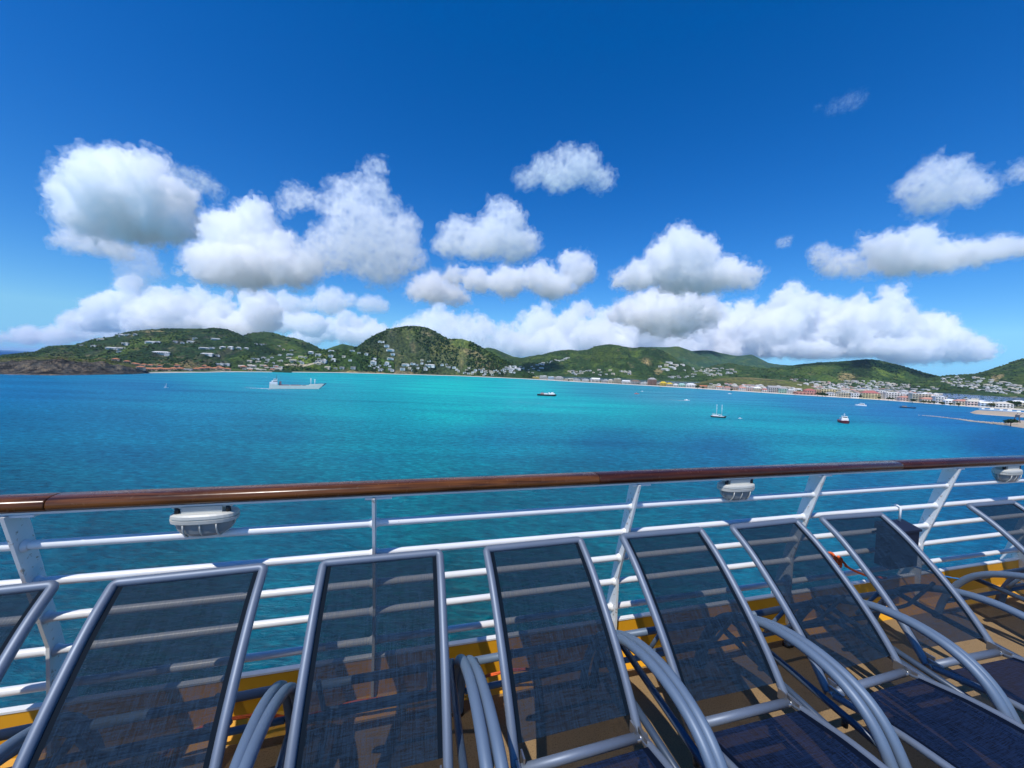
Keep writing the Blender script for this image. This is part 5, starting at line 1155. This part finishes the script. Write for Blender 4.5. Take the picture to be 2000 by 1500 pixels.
def make_lounger(back=BACK):
    r = ship_frame(empty('sun_lounger'))
    tR = 0.0165
    # backrest frame: one bent tube up one side, across the top and down the other
    up = spline([(0, a, c) for a, c in back], 5)
    top = up[-1]
    path = [Vector((-W2, p.y, p.z)) for p in up[:-1]]
    d = (up[-1] - up[-2]).normalized()
    for s in range(5):
        w = math.pi / 2 * s / 4; path.append(Vector((-W2 + 0.016 * (1 - math.cos(w)), 0, 0)) + Vector((0, top.y, top.z)) + d * (0.016 * math.sin(w) - 0.016))
    path += [Vector((-p.x, p.y, p.z)) for p in reversed(path)]
    b = MB(); b.tube(path, tR, 12); b.build('backrest_frame', M_ALU, r)
    # sling
    lo = up[3:]; prof = [(p.y, p.z) for p in lo[::4]] + [(top.y - d.y * 0.012, top.z - d.z * 0.012)]
    sling([(a, c) for a, c in prof], W2 - 0.012, M_SLING, 'backrest_sling', r)
    # seat
    sp = spline([(0, a, c) for a, c in SEATP], 5)
    b = MB()
    path = [Vector((-W2 - 0.004, p.y, p.z)) for p in sp]; path += [Vector((-p.x, p.y, p.z)) for p in reversed(path)]
    b.tube(path, 0.014, 10); b.build('seat_frame', M_ALU, r)
    b = MB(); b.tube([(-W2 + 0.012, 1.135, 0.335), (W2 - 0.012, 1.135, 0.335)], 0.0165, 12); b.build('crossbar', M_ALU, r)
    sling([(a, c) for a, c in [(p.y, p.z + 0.004) for p in sp[2::3]]], W2 - 0.006, M_SEAT, 'seat_sling', r, 0.02)
    for s in (-1, 1):
        b = MB(); P = spline([(s * 0.3245, a, c) for a, c in ARCH], 5)
        b.tube(P, 0.0195, 12); b.build('armrest', M_ARM, r)
        b = MB()
        for y in (0.745, 1.735):
            b = MB(); b.tube([(s * 0.3245, y, 0.0), (s * 0.3245, y, 0.02)], 0.023, 10); b.build('foot_cap', M_BLACK, r)
        b = MB(); b.tube([(s * 0.287, 1.60, 0.36), (s * 0.287, 1.2, 0.335), (s * 0.287, 0.78, 0.31)], 0.0145, 10)
        b.build('side_rail', M_DARKT, r)
        b = MB(); b.box((s * (W2 - 0.002), 1.118, 0.345), (0.012, 0.055, 0.035)); b.tube([(s * (W2 + 0.02), 1.13, 0.335), (s * (W2 - 0.025), 1.13, 0.335)], 0.012, 10); b.box((s * (W2 - 0.024), 1.15, 0.352), (0.006, 0.035, 0.04))
        b.build('hinge', M_STEEL, r)
        b = MB(); b.tube([(s * 0.24, 0.1, 0.315), (s * 0.25, 0.05, 0.0)], 0.016, 10)
        b.build('leg', M_ARM, r)
        b = MB(); b.tube([(s * 0.287, 1.05, 0.315), (s * 0.287, 1.05, 0.285)], 0.011, 8); b.build('bump_stop', M_BLACK, r)
    b = MB(); b.tube([(-0.305, 1.605, 0.352), (0.305, 1.605, 0.352)], 0.0165, 12); b.build('rear_crossbar', M_ARM, r)
    b = MB(); b.tube([(-0.305, 1.708, 0.13), (0.305, 1.708, 0.13)], 0.014, 12); b.build('rear_crossbar', M_ARM, r)
    b = MB(); b.tube([(-0.19, 1.37, 0.555), (-0.19, 1.47, 0.37), (-0.17, 1.49, 0.345), (0.17, 1.49, 0.345), (0.19, 1.47, 0.37), (0.19, 1.37, 0.555)], 0.009, 8)
    b.build('support_bar', M_ARM, r)
    return r
lg = make_lounger()
LT = [(-1.476, 'navy mesh sun lounger at the left edge of the photo, cut by the frame'), (-0.786, 'navy mesh sun lounger right of the one cut off at the left edge'),
      (-0.096, 'upright looking navy mesh sun lounger in front of the thin edge-on post'), (0.598, 'navy mesh sun lounger in the middle of the row'),
      (1.283, 'navy mesh sun lounger just right of the middle, beside a railing post'), (1.968, 'navy mesh sun lounger below the middle lamp and the orange rope knot'),
      (2.62, 'navy mesh sun lounger in front of the dark blue box'), (3.951, 'navy mesh sun lounger beyond the gap in the row at the right'),
      (4.641, 'last navy mesh sun lounger, only its corner showing at the right edge')]
for i, (t, lab) in enumerate(LT):
    o = lg if i == 0 else copy_tree(lg)
    yaw = (0.07, 0.045, 0.01, 0.03, 0.0, 0.03, -0.03, -0.01, 0.0)[i]; dt = (0.03, 0, 0, -0.015, 0, -0.015, 0, 0, 0)[i]
    ship_frame(o, t + dt + 1.668 * math.sin(yaw), 1.668 - 1.668 * math.cos(yaw)); o.rotation_euler = (0, 0, RA + yaw); tag(o, lab, 'sun lounger', 'navy sun loungers in a row along the railing')

# ropes
def rope(name, label, P, r, m, group=None):
    P = spline(P, 6); b = MB(); 
    for ph in (0, 2.09, 4.19):
        Q = []; s = 0.0
        for i, p in enumerate(P):
            if i: s += (p - P[i - 1]).length
            t = (P[min(i + 1, len(P) - 1)] - P[max(i - 1, 0)]).normalized(); a = t.orthogonal().normalized(); c = t.cross(a)
            w = ph + s / (r * 7)
            Q.append(p + (a * math.cos(w) + c * math.sin(w)) * r * 0.5)
        b.tube(Q, r * 0.62, 6)
    o = b.build(name, m); ship_frame(o); tag(o, label, 'rope', group); return o
rope('rope', 'orange rope running along the yellow gutter behind the left loungers', [(-0.95, 1.77, 0.02), (-0.8, 1.735, 0.145), (-0.6, 1.75, 0.15), (-0.45, 1.79, 0.07), (-0.2, 1.76, 0.12), (0.1, 1.77, 0.09), (0.3, 1.75, 0.13), (0.5, 1.75, 0.15), (0.62, 1.73, 0.15)], 0.007, M_ORANGE)
rnd = random.Random(4); P = [(2.80, 1.875, 0.463)]
for k in range(16): P.append((2.765 + 0.006 * k + rnd.uniform(-0.02, 0.02), 1.862 + 0.034 * math.cos(k * 1.9), 0.462 - 0.004 * k + 0.03 * math.sin(k * 1.9)))
P += [(2.90, 1.86, 0.38), (2.96, 1.84, 0.35), (3.02, 1.80, 0.33), (3.10, 1.74, 0.34)]
rope('rope', 'orange rope knotted round a rail beside the dark blue box', P, 0.007, M_ORANGE)
rope('rope', 'blue rope stretched from the railing post to a lounger at the right', [(3.36, 1.87, 0.40), (3.45, 1.80, 0.36), (3.56, 1.70, 0.33), (3.64, 1.62, 0.335)], 0.005, M_BLUER)
